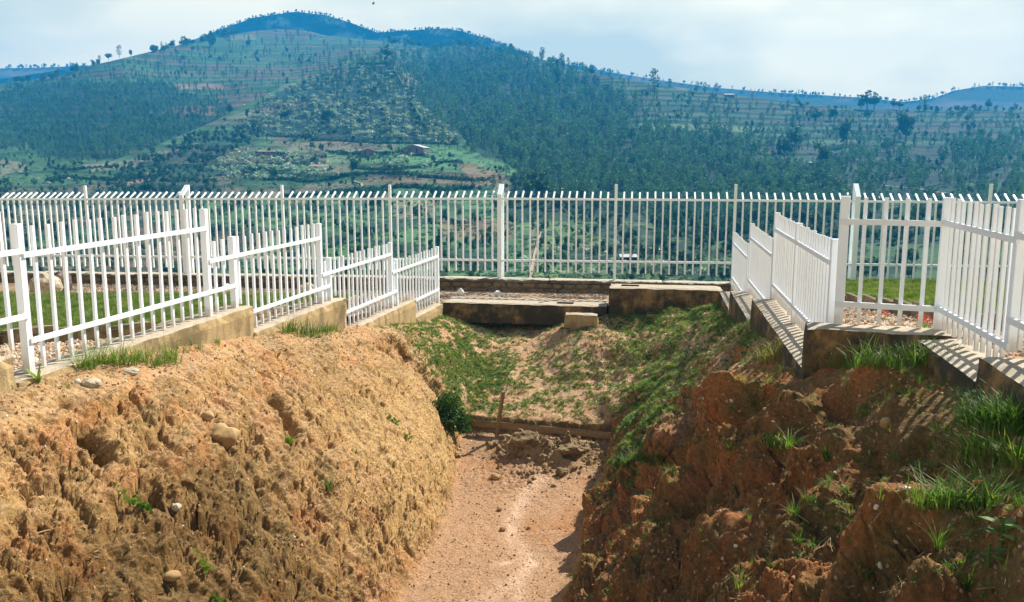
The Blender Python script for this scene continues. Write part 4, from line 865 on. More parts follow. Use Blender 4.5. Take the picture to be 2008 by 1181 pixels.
# stones
def stone_at(px, py, size, mat, label, seed, sink=.3, D=None, name='stone', cat='stone', smooth=False, amp=.28):
    p = hit(px, py)[0] if D is None else at(px, py, D)
    me = rock_mesh(name, seed, M[mat], size, 3, amp, smooth=smooth); o = link(name, me); o.location = p + Vector((0, 0, size[2] * (1 - 2 * sink))); o.rotation_euler = (.1 * (seed % 4), .12 * (seed % 3), .45 * (seed % 3)); tag(o, label, cat); return o
stone_at(437, 850, (.22, .14, .13), 'ochrerock', 'largest smooth ochre boulder bulging from the upper left bank', 2, .66, smooth=True, amp=.42)
stone_at(404, 815, (.08, .07, .06), 'ochrerock', 'smaller ochre stone just above the bulging boulder', 3, .45, smooth=True)
stone_at(340, 1130, (.09, .07, .05), 'ochrerock', 'smooth pale oval stone low on the left bank', 4, .4, smooth=True, amp=.1)
stone_at(178, 755, (.10, .07, .06), 'rock', 'flat grey brown stone lying on the left bank edge', 5, .3)
stone_at(155, 748, (.03, .03, .025), 'whiterock', 'tiny white stone beside the flat stone on the left edge', 6, .2)
stone_at(256, 727, (.085, .06, .035), 'rock', 'flat reddish stone on bare earth near the grass clump', 7, .3)
stone_at(350, 1007, (.05, .04, .04), 'rock', 'small pale stone in the middle of the left bank', 8, .3)
stone_at(585, 948, (.05, .045, .04), 'ochrerock', 'small rounded stone left of the strappy tuft', 9, .3)
stone_at(970, 935, (.09, .07, .06), 'ochrerock', 'orange brown stone on the trench floor below the clod heap', 10, .3)
stone_at(978, 998, (.045, .04, .035), 'crumb', 'red brown clod on the left of the trench floor', 11, .3)
stone_at(988, 1038, (.05, .045, .035), 'crumb', 'red clod beside the pale water track', 12, .3)
stone_at(1038, 1033, (.04, .04, .03), 'crumb', 'small dark clod right of the pale water track', 13, .3)
stone_at(1100, 928, (.13, .10, .10), 'mudlump', 'dark crumbling clod at the right end of the clod heap', 14, .35, amp=.45)
stone_at(1030, 866, (.26, .18, .13), 'mudlump', 'large lump of dried mud just in front of the board', 15, .4, amp=.5)
stone_at(1120, 884, (.30, .17, .10), 'mudlump', 'wide lump of dried mud near the right end of the board', 16, .4, amp=.5)
stone_at(1735, 832, (.05, .05, .05), 'ochrerock', 'rounded knob of stone on the red ridge of the right bank', 17, .3, smooth=True)
stone_at(903, 578, (.085, .07, .11), 'whiterock', 'upright white stone on the gravel, left of two by the back wall', 18, .2, D=23.0)
stone_at(976, 580, (.10, .08, .085), 'whiterock', 'squat white stone on the gravel below the frame post', 19, .2, D=22.9)
stone_at(92, 572, (.40, .30, .30), 'rock', 'large pale boulder with ochre face behind the left fence', 20, .25, D=22.2, name='boulder', cat='boulder')
stone_at(124, 566, (.20, .25, .33), 'darkrock', 'purple brown boulder standing behind the large pale one', 21, .25, D=23.1, name='boulder', cat='boulder')
stone_at(602, 575, (.24, .20, .18), 'rock', 'pale boulder by the wall behind the second left fence panel', 22, .25, D=22.6, name='boulder', cat='boulder')
stone_at(446, 570, (.13, .1, .11), 'whiterock', 'white stone on the gravel strip behind the short post', 23, .2, D=23.2)
# red flowers
for i, (px, py, D) in enumerate([(1731, 622, 12.4), (1804, 640, 11.6), (1815, 650, 11.2), (1884, 658, 10.6), (1940, 642, 11.0), (1893, 645, 11.2)]):
    p = at(px, py, D); p.z = float(zright(D)) - .0; root = empty('red_flower', p)
    tag(root, ['red flowers on the gravel behind the second picket of the cross panel', 'red flowers just left of the stout corner post', 'low red flowers at the foot of the stout corner post',
               'red flowers behind the first pickets right of the corner post', 'tallest red flowers, seen between pickets near the right edge', 'red flower behind the close pickets, above the low ones'][i], 'flower', 'red flowers on the right gravel')
    link('leaves', tuft_mesh(500 + i, 10, .14, .05, .018, M['herb'], .7, 3), None, root); o = link('petals', leafball(34, .07, .07, .04, .015, 600 + i, M['red'], 'petals'), None, root); o.location.z = .14
# young plants that look over the back wall and the edges of the lawn
for i, (px, D) in enumerate([(18, 26.6), (62, 26.4), (1010, 24.6), (1150, 24.4), (1385, 24.0)]):
    a, _ = ray(px, 530); p = Vector((float(a) * D, D, -3.75)); o = link('wall_weed', tuft_mesh(700 + i, 14, .55, .16, .02, M['herb'], .7, 3)); o.location = p
    tag(o, ['weed rising behind the back wall at the far left', 'second weed behind the wall, right of the far left post', 'weed behind the wall right of the central frame post',
            'weed behind the back wall midway to the right', 'weed behind the back wall near the right white panels'][i], 'weed')

# ------------------------------------------------------------------ valley and hills
def layer_D(kind, px, py):
    px = np.asarray(px, float); py = np.asarray(py, float)
    if kind == 'spur':
        D = np.interp(py, [60, 130, 200, 300, 380, 440, 503, 545, 590], [980, 800, 620, 440, 330, 250, 190, 150, 118])
        return D * (1 + .05 * np.sin(px / 210.)) * (1 + .05 * fbm(px / 170., py / 90., 2.0, 3))
    if kind == 'main':
        d1 = np.interp(px, [-200, 0, 240, 400, 560, 760, 900, 1060, 1280, 1500, 2008, 2250], [820, 900, 930, 1150, 1420, 1330, 1200, 980, 850, 860, 900, 950])
        s0 = np.interp(px, *SK['spur']); s1 = np.interp(px, *SK['main']); d0 = layer_D('spur', px, s0) * 1.07
        t_ = np.clip((s0 - py) / np.maximum(s0 - s1, 20), -.3, 1.3)
        return d0 * (d1 / d0) ** t_ * (1 + .045 * fbm(px / 150. + 9, py / 75., 4.0, 3))
    if kind == 'peak': return 1480 + (200 - py) * 1.2 + 40 * fbm(px / 60., py / 40., 1, 3)
    if kind == 'far': return 1750 + (220 - py) * 2 + 0 * px
SK = {
 'spur': ([-250, 0, 100, 200, 300, 420, 500, 560, 620, 700, 760, 800, 830, 900, 1020, 1110, 1200, 1300, 1500, 1700, 1900, 2300], [300, 312, 320, 322, 288, 238, 196, 165, 140, 112, 110, 160, 215, 268, 336, 385, 415, 425, 425, 420, 415, 415]),
 'main': ([-250, 0, 100, 200, 260, 330, 430, 490, 540, 600, 640, 740, 850, 900, 960, 1060, 1150, 1250, 1400, 1500, 1600, 1700, 1850, 2008, 2300], [190, 165, 152, 124, 110, 93, 72, 62, 57, 60, 70, 80, 95, 88, 98, 118, 142, 160, 182, 194, 206, 214, 217, 214, 216]),
 'peak': ([-300, 300, 420, 500, 580, 640, 680, 740, 800, 860, 900, 950, 1000, 1040, 1100, 1200, 1400, 2400], [200, 110, 62, 34, 23, 30, 42, 64, 60, 56, 60, 74, 92, 108, 130, 165, 215, 260]),
 'far': ([-300, 0, 100, 170, 260, 500, 900, 1040, 1130, 1200, 1300, 1400, 1500, 1600, 1700, 1770, 1830, 1870, 1930, 2008, 2300], [125, 134, 132, 128, 140, 170, 150, 118, 128, 142, 158, 172, 180, 186, 192, 200, 193, 178, 168, 170, 175])}
SKf = lambda k, px: np.interp(px, *SK[k])
POLY = {
 'F1': [(0,190),(60,165),(130,160),(330,165),(420,195),(455,250),(380,268),(330,290),(230,312),(90,306),(60,280),(0,300)],
 'F2': [(790,115),(900,95),(1000,105),(1150,155),(1240,205),(1250,262),(1480,268),(1480,325),(1590,345),(1660,380),(1660,430),(1000,430),(1010,340),(900,268),(830,215),(770,160)],
 'F3': [(1480,330),(1700,300),(2008,270),(2008,420),(1480,420)],
 'T1': [(250,105),(430,80),(560,60),(760,85),(780,110),(690,150),(520,200),(420,200),(330,165),(200,170)],
 'B1': [(520,190),(620,150),(700,120),(790,140),(830,215),(900,268),(880,285),(800,272),(640,272),(520,262),(480,245)],
 'B2': [(400,330),(470,290),(560,300),(640,312),(660,345),(560,352),(430,350)],
 'RT': [(1250,190),(1500,200),(2008,222),(2008,268),(1700,296),(1480,320),(1480,268),(1250,255)],
 'V': [(230,330),(420,255),(520,250),(520,275),(470,290),(400,330),(430,370),(380,400),(200,380)]}
def field_colour(kind, px, py, X, Y, Z, F_):
    sh = px.shape
    g = np.array([0.055, 0.15, 0.05]); lg = np.array([0.11, 0.23, 0.085]); yg = np.array([0.19, 0.27, 0.10]); tn = np.array([0.26, 0.19, 0.12]); rd = np.array([0.36, 0.18, 0.11]); dk = np.array([0.014, 0.036, 0.026])
    pal = np.stack([g, lg, g * 1.15, yg, tn, lg * 1.1, g * .8, tn * .9, rd * .8, lg])
    step = 5.5 if kind == 'main' else 4.2
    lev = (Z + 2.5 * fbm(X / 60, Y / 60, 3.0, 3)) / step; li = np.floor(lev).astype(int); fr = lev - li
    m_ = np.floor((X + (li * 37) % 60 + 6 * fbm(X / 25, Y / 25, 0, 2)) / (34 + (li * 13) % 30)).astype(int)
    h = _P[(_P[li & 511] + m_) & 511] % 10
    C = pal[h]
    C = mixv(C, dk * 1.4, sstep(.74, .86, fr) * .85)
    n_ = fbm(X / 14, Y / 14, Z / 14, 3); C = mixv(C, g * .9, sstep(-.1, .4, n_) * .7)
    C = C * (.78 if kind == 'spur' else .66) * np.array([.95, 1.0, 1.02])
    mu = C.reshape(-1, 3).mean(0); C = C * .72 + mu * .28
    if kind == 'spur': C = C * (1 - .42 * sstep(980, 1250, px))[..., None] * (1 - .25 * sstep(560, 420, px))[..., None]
    if kind == 'main':
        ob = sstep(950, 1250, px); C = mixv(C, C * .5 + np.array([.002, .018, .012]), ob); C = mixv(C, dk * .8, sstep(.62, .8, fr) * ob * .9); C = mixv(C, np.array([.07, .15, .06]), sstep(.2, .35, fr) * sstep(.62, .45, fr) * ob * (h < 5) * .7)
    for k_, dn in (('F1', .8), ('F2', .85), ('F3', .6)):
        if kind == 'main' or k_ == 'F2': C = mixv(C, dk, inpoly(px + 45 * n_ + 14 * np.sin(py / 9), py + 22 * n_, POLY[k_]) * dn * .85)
    if kind == 'spur':
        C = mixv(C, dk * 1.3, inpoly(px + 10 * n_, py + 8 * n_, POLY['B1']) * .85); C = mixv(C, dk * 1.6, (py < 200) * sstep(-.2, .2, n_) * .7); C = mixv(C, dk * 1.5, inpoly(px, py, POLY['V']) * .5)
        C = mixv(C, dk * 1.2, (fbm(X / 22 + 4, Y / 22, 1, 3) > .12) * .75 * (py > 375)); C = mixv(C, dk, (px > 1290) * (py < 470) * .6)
    patches = [([(895,322),(935,318),(985,338),(1003,366),(960,362),(920,345)], rd * .95), ([(960,350),(1000,365),(1012,390),(990,392),(960,360)], tn * 1.4), ([(560,282),(700,276),(780,282),(775,292),(560,296)], tn), ([(600,358),(690,352),(700,372),(590,376)], tn),
               ([(245,360),(262,352),(290,338),(298,344),(270,358),(250,366)], rd * 1.5), ([(160,322),(250,315),(330,290),(400,275),(330,300),(260,325),(180,338)], tn * 1.1), ([(770,392),(860,392),(850,420),(775,424)], tn * 1.1), ([(860,420),(1010,430),(1005,470),(870,465)], rd * .8),
               ([(0,312),(40,318),(60,330),(0,345)], tn * 1.1), ([(780,145),(826,140),(832,160),(790,166)], tn * 1.5), ([(340,165),(440,164),(440,173),(345,176)], rd * 1.3), ([(1310,166),(1400,168),(1440,176),(1330,176)], rd * .9), ([(440,70),(500,66),(500,78),(450,78)], tn), ([(330,210),(420,205),(440,225),(350,228)], rd * .8),
               ([(640,292),(780,292),(900,318),(880,326),(640,320)], lg * 1.2), ([(780,285),(900,290),(1000,325),(1015,345),(960,330),(880,310),(790,300)], lg * 1.25), ([(1250,240),(1480,250),(1480,258),(1250,252)], yg * 1.1), ([(540,200),(620,200),(600,208),(500,228),(440,232)], tn * 1.1),
               ([(1040,430),(1055,430),(1052,520),(1038,530)], tn), ([(700,380),(780,378),(770,392),(700,396)], tn)]
    for pl, c_ in patches:
        mk = inpoly(px + 5 * n_, py + 3 * n_, pl); C = mixv(C, c_ * np.array([.8, .9, 1.]), mk * .55)
    if kind == 'peak': C = mixv(np.array([.05, .09, .07]) + 0 * C, np.array([.12, .14, .10]), sstep(.0, .4, fbm(X / 90, Y / 90, 0, 3)) * .6)
    if kind == 'far': C = mixv(np.array([.07, .10, .05]) + 0 * C, tn, sstep(.0, .35, fbm(X / 160, Y / 60, 0, 3)) * .8)
    return np.clip(C, .01, .6)
def terr(Z, X, Y, step, amt):
    lev = (Z + 2.5 * fbm(X / 60, Y / 60, 3.0, 3)) / step; fr = lev - np.floor(lev); return Z + amt * step * (sstep(.7, .95, fr) - fr)
LAY = {}
def hill(kind, nx_, ny_, y0, pxa=-260, pxb=2270):
    px = np.linspace(pxa, pxb, nx_)[None, :]; T = np.linspace(0, 1, ny_)[:, None]; s = SKf(kind, px)
    if callable(y0): yb_ = y0(px)
    else: yb_ = y0
    py = yb_ + (s - yb_) * T; px = px + 0 * T; D = layer_D(kind, px, py); a, e = ray(px, py); X, Y, Z = a * D, D, e * D
    amt = {'spur': .35, 'main': .16}.get(kind, 0)
    fade = np.minimum(1, (1 - T) * 14)
    if amt: Z = Z + (terr(Z, X, Y, 4.2 if kind == 'spur' else 5.5, amt) - Z) * fade
    Z = Z + fade * (.6 * fbm(X / 18, Y / 18, 2, 3)) * (3 if kind in ('peak', 'far') else 1)
    LAY[kind] = (px, py, X, Y, Z)
    # back slope
    r_ = X[-1] , Y[-1], Z[-1]; Xs, Ys, Zs, pxx, pyy = [X], [Y], [Z], [px], [py]
    for k_, f_ in ((1, .006), (2, .04), (3, .07), (4, .11)):
        Xs.append((r_[0] * (1 + f_))[None]); Ys.append((r_[1] * (1 + f_))[None]); Zs.append((r_[2] - (r_[1] * f_) * (.12 + .1 * k_))[None]); pxx.append(px[-1:]); pyy.append(py[-1:])
    X, Y, Z, px, py = [np.concatenate(q_) for q_ in (Xs, Ys, Zs, pxx, pyy)]
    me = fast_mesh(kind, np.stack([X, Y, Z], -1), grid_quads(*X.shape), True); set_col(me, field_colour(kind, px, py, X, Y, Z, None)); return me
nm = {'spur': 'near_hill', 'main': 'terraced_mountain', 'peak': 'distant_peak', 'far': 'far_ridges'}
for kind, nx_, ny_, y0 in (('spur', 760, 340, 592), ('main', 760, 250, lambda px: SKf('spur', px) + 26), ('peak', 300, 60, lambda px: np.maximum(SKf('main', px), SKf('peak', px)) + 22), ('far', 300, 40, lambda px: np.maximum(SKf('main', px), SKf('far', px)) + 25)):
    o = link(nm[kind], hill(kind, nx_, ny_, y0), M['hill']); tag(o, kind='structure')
# hillside falling away behind the wall
px = np.linspace(-260, 2270, 120)[None, :]; T = np.linspace(0, 1, 30)[:, None]; a, e = ray(px + 0 * T, 592.0 + 0 * T)
Dn = 24.3 - .15 * np.clip(a * 24, -20, 20); Df = layer_D('spur', px + 0 * T, 592 + 0 * T) * 1.02; D = Dn + (Df - Dn) * T; zf = e * Df; Z = -3.8 + (zf + 3.8 - .3) * T - .8 * np.sin(T * 3.14)
X, Y = a * D, D + 0 * a; me = fast_mesh('slope', np.stack([X, Y, Z], -1), grid_quads(*X.shape), True); set_col(me, np.array([.06, .10, .035]) * (1 + .4 * fbm(X / 3, Y / 3, 0, 3))[..., None]); o = link('hillside', me, M['hill']); tag(o, kind='structure')
# plain below everything out to the horizon
me = fast_mesh('valley', [(-2200, 60, -34), (2200, 60, -34), (2200, 2200, -34), (-2200, 2200, -34)], [[0, 1, 2, 3]]); set_col(me, np.array([[.05, .08, .04]] * 4)); o = link('valley_floor', me, M['hill']); tag(o, kind='structure')

def on(kind, px, py):
    """point of a hill at a place on its slope, from the same profile that made the mesh"""
    D = layer_D(kind, px, py); a, e = ray(px, py); X, Y, Z = a * D, D, e * D
    T = (np.asarray(py) - 592 if kind == 'spur' else np.asarray(py) * 0 - 1); step = 4.2 if kind == 'spur' else 5.5
    if kind in ('spur', 'main'): Z = terr(Z, X, Y, step, .35 if kind == 'spur' else .16)
    Z = Z + .6 * fbm(np.asarray(X, float) / 18, np.asarray(Y, float) / 18, 2, 3) * (1 if kind in ('spur', 'main') else 0)
    return np.stack([X, Y, Z], -1)
# tree meshes, height 1
def trunk_mesh(h, r0, seed=0, n_=6, lean=.0):
    V, Fc = [], []
    for k_, (z, rr) in enumerate(((0, r0), (h * .5, r0 * .7), (h, r0 * .3))):
        for i in range(n_): V.append((math.cos(i / n_ * 6.283) * rr + lean * z * z, math.sin(i / n_ * 6.283) * rr, z))
    for k_ in range(2):
        for i in range(n_): Fc.append((k_ * n_ + i, k_ * n_ + (i + 1) % n_, (k_ + 1) * n_ + (i + 1) % n_, (k_ + 1) * n_ + i))
    # two limbs
    for s in (-1, 1):
        k0 = len(V); zb_, zt_ = h * .55, h * .8; V += [(0, -.006, zb_), (0, .006, zb_), (s * .12, .0, zt_)]; Fc.append((k0, k0 + 1, k0 + 2))
    me = pmesh('trunk', V, Fc); me.materials.append(M['bark']); return me
def crown_mesh(kind, seed, nl):
    r_ = np.random.default_rng(seed); mat = {'euca': M['euca'], 'col': M['colm'], 'broad': M['broad']}[kind]
    if kind == 'euca': z = r_.uniform(0, 1, nl) ** .8; rad = .17 * np.sin(np.clip(z, .05, 1) * 2.7) ** .7 + .01; z = .22 + .8 * z; s0 = .05
    elif kind == 'col': z = r_.uniform(0, 1, nl); rad = .115 * (np.sin(z * 3.0 + .1) ** .35) + .01; z = .22 + .78 * z; s0 = .04
    else: z = None; s0 = .055
    if kind == 'broad':
        cl = 9; cc = r_.normal(size=(cl, 3)); cc /= np.linalg.norm(cc, axis=1)[:, None]; cc *= np.array([.22, .22, .29]) * r_.uniform(.4, 1.1, (cl, 1)); c_ = cc[r_.integers(0, cl, nl)]; v = r_.normal(size=(nl, 3)); v /= np.linalg.norm(v, axis=1)[:, None]
        c_ = c_ + v * .17 * r_.uniform(.4, 1, (nl, 1)); c_[:, 2] += .58
    else:
        a = r_.uniform(0, 6.283, nl); cl = 1 + .35 * np.sin(a * 2 + z * 21 + seed) + .2 * np.sin(a * 3 - z * 37); rr = rad * cl * r_.uniform(.35, 1, nl) ** .5
        c_ = np.stack([rr * np.cos(a) + .02 * np.sin(z * 6 + seed), rr * np.sin(a), z], 1)
    d1 = r_.normal(size=(nl, 3)); d1 /= np.linalg.norm(d1, axis=1)[:, None]; d2 = np.cross(d1, r_.normal(size=(nl, 3))); d2 /= np.linalg.norm(d2, axis=1)[:, None]
    s = s0 * r_.uniform(.6, 1.3, (nl, 1)); V = np.stack([c_ - d1 * s, c_ + d2 * s * .7, c_ + d1 * s, c_ - d2 * s * .7], 1).reshape(-1, 3)
    me = fast_mesh('crown', V, np.arange(nl * 4).reshape(-1, 4)); me.materials.append(mat); return me
def joined(a, b_, name):
    V = [v.co[:] for v in a.vertices]; Fc = [tuple(p_.vertices) for p_ in a.polygons]; k0 = len(V); V += [v.co[:] for v in b_.vertices]; n1_ = len(Fc); Fc += [tuple(k0 + j for j in p_.vertices) for p_ in b_.polygons]
    me = pmesh(name, V, Fc); me.materials.append(a.materials[0]); me.materials.append(b_.materials[0]); mi = [0] * n1_ + [1] * (len(Fc) - n1_); me.polygons.foreach_set('material_index', mi); return me
CR = {k_: [crown_mesh(k_, 10 * j + 3, {'euca': 150, 'col': 130, 'broad': 420}[k_]) for j in range(4)] for k_ in ('euca', 'col', 'broad')}
TR = {'euca': trunk_mesh(.9, .016), 'col': trunk_mesh(.8, .018), 'broad': trunk_mesh(.65, .03)}
WH = {k_: [joined(c_, TR[k_], k_ + '_tree') for c_ in CR[k_]] for k_ in CR}
def banana_mesh(seed):
    r_ = np.random.default_rng(seed); V, Fc = [], []
    V += boxv(-.05, .05, -.05, .05, 0, .5); Fc += BOXF
    for i in range(9):
        a = i * 2.4 + r_.uniform(-.3, .3); ln = r_.uniform(.45, .75); up = r_.uniform(.35, 1.0); k0 = len(V)
        for t_, w_ in ((0, .03), (.4, .10), (.8, .085), (1, .01)):
            for s in (-1, 1):
                V.append((math.cos(a) * ln * t_ * (1.1 - .3 * up) - math.sin(a) * s * w_, math.sin(a) * ln * t_ * (1.1 - .3 * up) + math.cos(a) * s * w_, .45 + ln * (up * t_ * 1.15 - .75 * t_ * t_)))
        for q_ in range(3): Fc.append((k0 + 2*q_, k0 + 2*q_ + 1, k0 + 2*q_ + 3, k0 + 2*q_ + 2))
    me = pmesh('banana_plant', V, Fc); me.materials.append(M['banana']); return me
BN = [banana_mesh(i) for i in range(5)]
def tree_thing(kind, layer, px, py, hpx, name, label, group, parts=True, seed=0, wide=1.0):
    p = on(layer, px, py); h = hpx * p[1] / F * 1.02; r_ = random.Random(seed + int(px) * 7 + int(py)); k_ = r_.randrange(4)
    if parts:
        root = empty(name, p, r_.uniform(0, 6.28)); root.scale = (h * wide, h * wide, h); c_ = link('crown', CR[kind][k_], None, root); t_ = link('trunk', TR[kind], None, root)
    else:
        root = link(name, WH[kind][k_]); root.location = p; root.rotation_euler.z = r_.uniform(0, 6.28); root.scale = (h * wide, h * wide, h)
    tag(root, label, 'tree', group); return root
# named trees: kind, hill, px, py(base), height px, width factor, label
BIG = [
 ('broad','spur',690,342,36,1.25,'dark round tree standing alone below the hillside houses'),
 ('broad','spur',288,384,32,1.3,'dark dense round tree just above the left fence tips'),
 ('broad','spur',538,350,26,1.2,'pale rounded tree left of the lone dark tree, on the near hill'),
 ('col','spur',754,330,26,1.3,'small slender dark tree right of the lone round tree'),
 ('broad','spur',190,318,20,1.3,'round tree on the pale field at the foot of the left forest'),
 ('broad','spur',1060,398,64,1.0,'tall leafy tree group rising above the fence right of centre'),
 ('broad','spur',1030,392,46,1.0,'shorter leafy tree beside the tall group above the fence'),
 ('broad','spur',1100,408,40,1.2,'rounded leafy tree right of the tall group above the fence'),
 ('broad','main',452,224,20,1.3,'dark round tree below the white roof on the mountain'),
 ('broad','spur',370,282,22,1.3,'dark tree at the top of the left curved fields'),
 ('broad','main',1700,216,38,1.15,'large bushy tree breaking the right skyline'),
 ('broad','main',1714,216,34,1.1,'second crown of the bushy skyline clump, on its right'),
 ('broad','main',1688,216,24,1.2,'low left crown of the bushy skyline clump'),
 ('broad','main',1752,214,20,1.1,'small umbrella tree just right of the bushy skyline clump'),
 ('broad','main',1764,216,20,1.1,'second small umbrella tree right of the bushy clump'),
 ('col','main',1812,218,30,1.7,'dark upright column tree on the right skyline'),
 ('broad','main',1938,216,22,1.2,'flat topped tree on the skyline near the right edge'),
 ('broad','main',1558,300,54,1.0,'tall dark tree on the right terraces'),
 ('broad','main',1538,312,44,1.2,'rounder dark tree at the foot of the tall terrace tree'),
 ('broad','main',1608,336,56,1.0,'tall pale tree with bare stems on the right slope'),
 ('broad','main',1605,362,32,1.3,'round dark tree below the tall pale one, by the path'),
 ('broad','main',1660,290,60,1.0,'dark tall tree in the middle of the right terraces'),
 ('broad','main',1776,276,58,1.1,'large dark tree clump right of the terraces'),
 ('broad','main',1600,242,30,1.1,'round tree on the upper right terraces'),
 ('broad','main',1635,238,30,1.1,'leaning round tree on the upper terraces, right of another'),
 ('broad','main',1700,236,22,1.1,'small round tree below the bushy skyline clump'),
 ('broad','main',1478,310,36,1.0,'round tree at the right end of the dark forest'),
 ('col','main',234,112,22,1.6,'tall dark tree on the left skyline'),
 ('broad','main',213,118,14,1.3,'small umbrella tree left of the tall skyline tree'),
 ('broad','main',256,110,12,1.3,'small bushy tree right of the tall left skyline tree'),
 ('col','main',1063,118,24,1.5,'tall dark tree at the peak of the middle skyline'),
 ('broad','main',1080,128,18,1.2,'rounded bush at the foot of the tall middle skyline tree'),
 ('col','main',1102,130,24,1.4,'tall pale tree right of the middle skyline peak'),
 ('broad','main',1092,140,28,1.1,'dark tree just below the middle skyline'),
 ('broad','main',1160,152,24,1.1,'dark bushy tree on the shoulder of the middle skyline'),
 ('broad','main',1092,170,36,.9,'tall shaded tree on the upper edge of the dark forest'),
 ('col','main',1282,172,36,1.7,'tallest double topped tree on the right half of the skyline'),
 ('col','main',1314,174,18,1.5,'short column tree right of the tallest skyline tree'),
 ('col','main',1366,180,20,1.4,'slender skyline tree, left of three in a row'),
 ('col','main',1382,184,22,1.4,'slender skyline tree, middle one of three in a row'),
 ('col','main',1405,184,20,1.5,'slender skyline tree, right one of three in a row'),
 ('col','main',1403,200,16,1.3,'small tree just below the right one of three skyline trees'),
 ('col','main',1475,200,18,1.4,'slender tree on the terraces left of the far ridge'),
 ('col','main',1560,202,20,1.4,'slender dark tree against the far ridge'),
 ('col','main',1195,158,20,1.6,'column tree on the falling middle skyline'),
 ('col','main',1142,140,14,1.5,'small column tree between the bushy ones on the skyline'),
 ('col','main',1216,162,14,1.4,'little tree on the falling skyline, right of the column tree'),
 ('col','main',541,66,16,1.3,'slender tree on the summit, left of three'),
 ('col','main',561,66,18,1.3,'slender tree on the summit, middle of three'),
 ('col','main',605,66,14,1.3,'slender tree on the summit, right of three'),
 ('broad','main',490,92,14,1.6,'wide dark bush just under the summit'),
 ('broad','main',415,92,20,1.6,'dark tree group left of the summit fields'),
 ('broad','main',760,120,30,1.1,'dark tree at the top of the banana grove'),
 ('broad','spur',640,250,40,1.0,'tall dark tree in the left part of the banana grove'),
 ('broad','spur',560,240,34,1.0,'dark tree at the left edge of the banana grove'),
 ('col','spur',838,262,30,1.5,'pair of slender trees at the right end of the grove'),
 ('col','spur',868,268,18,1.4,'small tree right of the slender pair at the grove end'),
 ('col','spur',918,285,16,1.5,'small column tree on the right shoulder, left of a pair'),
 ('col','spur',926,285,18,1.5,'small column tree on the right shoulder, right of a pair'),
 ('col','spur',952,302,18,1.6,'lone small tree on the falling edge of the near hill'),
 ('broad','spur',864,490,38,.9,'blue grey tree in the valley behind the central fence bay'),
 ('broad','spur',1072,520,34,.9,'very dark bush in the valley seen through the fence'),
 ('broad','spur',600,500,46,1.1,'dark tree in the valley behind the third fence bay'),
 ('broad','spur',680,470,40,1.1,'dark bushy tree in the valley behind the fourth fence bay')]
for i, (k_, ly, px, py, hp, wd, lb) in enumerate(BIG):
    tree_thing(k_, ly, px, py, hp, {'broad': 'leafy_tree', 'col': 'slender_tree'}[k_], lb, None, True, i, wd)
def rnd_in(poly, n_, cond=None):
    poly = POLY[poly] if isinstance(poly, str) else poly; xs_ = [p_[0] for p_ in poly]; ys_ = [p_[1] for p_ in poly]; out = []
    while len(out) < n_:
        x = rng.uniform(min(xs_), max(xs_), n_ * 3); y = rng.uniform(min(ys_), max(ys_), n_ * 3); k_ = inpoly(x, y, poly)
        if cond is not None: k_ &= cond(x, y)
        out += list(zip(x[k_], y[k_]))
    return np.array(out[:n_])
BAYS = [184, 368, 562, 769, 980, 1204, 1434, 1670, 1924, 3000]
ORD = ['first', 'second', 'third', 'fourth', 'fifth', 'sixth', 'seventh', 'eighth', 'ninth', 'tenth', 'eleventh', 'twelfth', 'thirteenth', 'fourteenth']
def where(px, py):
    E_ = [10, 184, 368, 562, 769, 980, 1204, 1434, 1670, 1924, 2195]; b_ = min(9, max(0, next((i for i in range(10) if px < E_[i + 1]), 9)))
    k_ = int(round((px - E_[b_]) / (E_[b_ + 1] - E_[b_]) * 15)); k_ = min(14, max(1, k_))
    v = 'high above' if py < 150 else 'well above' if py < 230 else 'above' if py < 310 else 'just above' if py < 378 else 'behind upper' if py < 450 else 'behind lower'
    return '%s %s picket of %s tall fence bay' % (v, ORD[k_ - 1], ORD[b_])
def many(name, kind, layer, pts, hpx, indiv, label, group, stuffname, stufflabel, meshes, cat='tree'):
    """the largest in view as things of their own, the rest as one mass"""
    pts = np.asarray(pts); hpx = np.asarray(hpx); o_ = np.argsort(-hpx); pts, hpx = pts[o_], hpx[o_]
    P = on(layer, pts[:, 0], pts[:, 1]); H = hpx * P[:, 1] / F
    for i in range(min(indiv, len(pts))):
        o = link(name, meshes[i % len(meshes)]); o.location = P[i]; o.rotation_euler.z = (i * 2.399) % 6.28; o.scale = (H[i],) * 3; big_ = hpx[i] > hpx[0] * .8; sm_ = hpx[i] < hpx[0] * .62; tag(o, ('taller ' if big_ else 'smaller ' if sm_ else 'middling ') + label + ', ' + where(*pts[i]), cat, group)
    if len(pts) > indiv:
        n_ = len(pts) - indiv; scatter(stuffname, meshes, P[indiv:], H[indiv:], np.stack([rng.normal(0, .04, n_), rng.normal(0, .04, n_), rng.uniform(0, 6.28, n_)], 1), rng.integers(0, len(meshes), n_), stufflabel, cat)
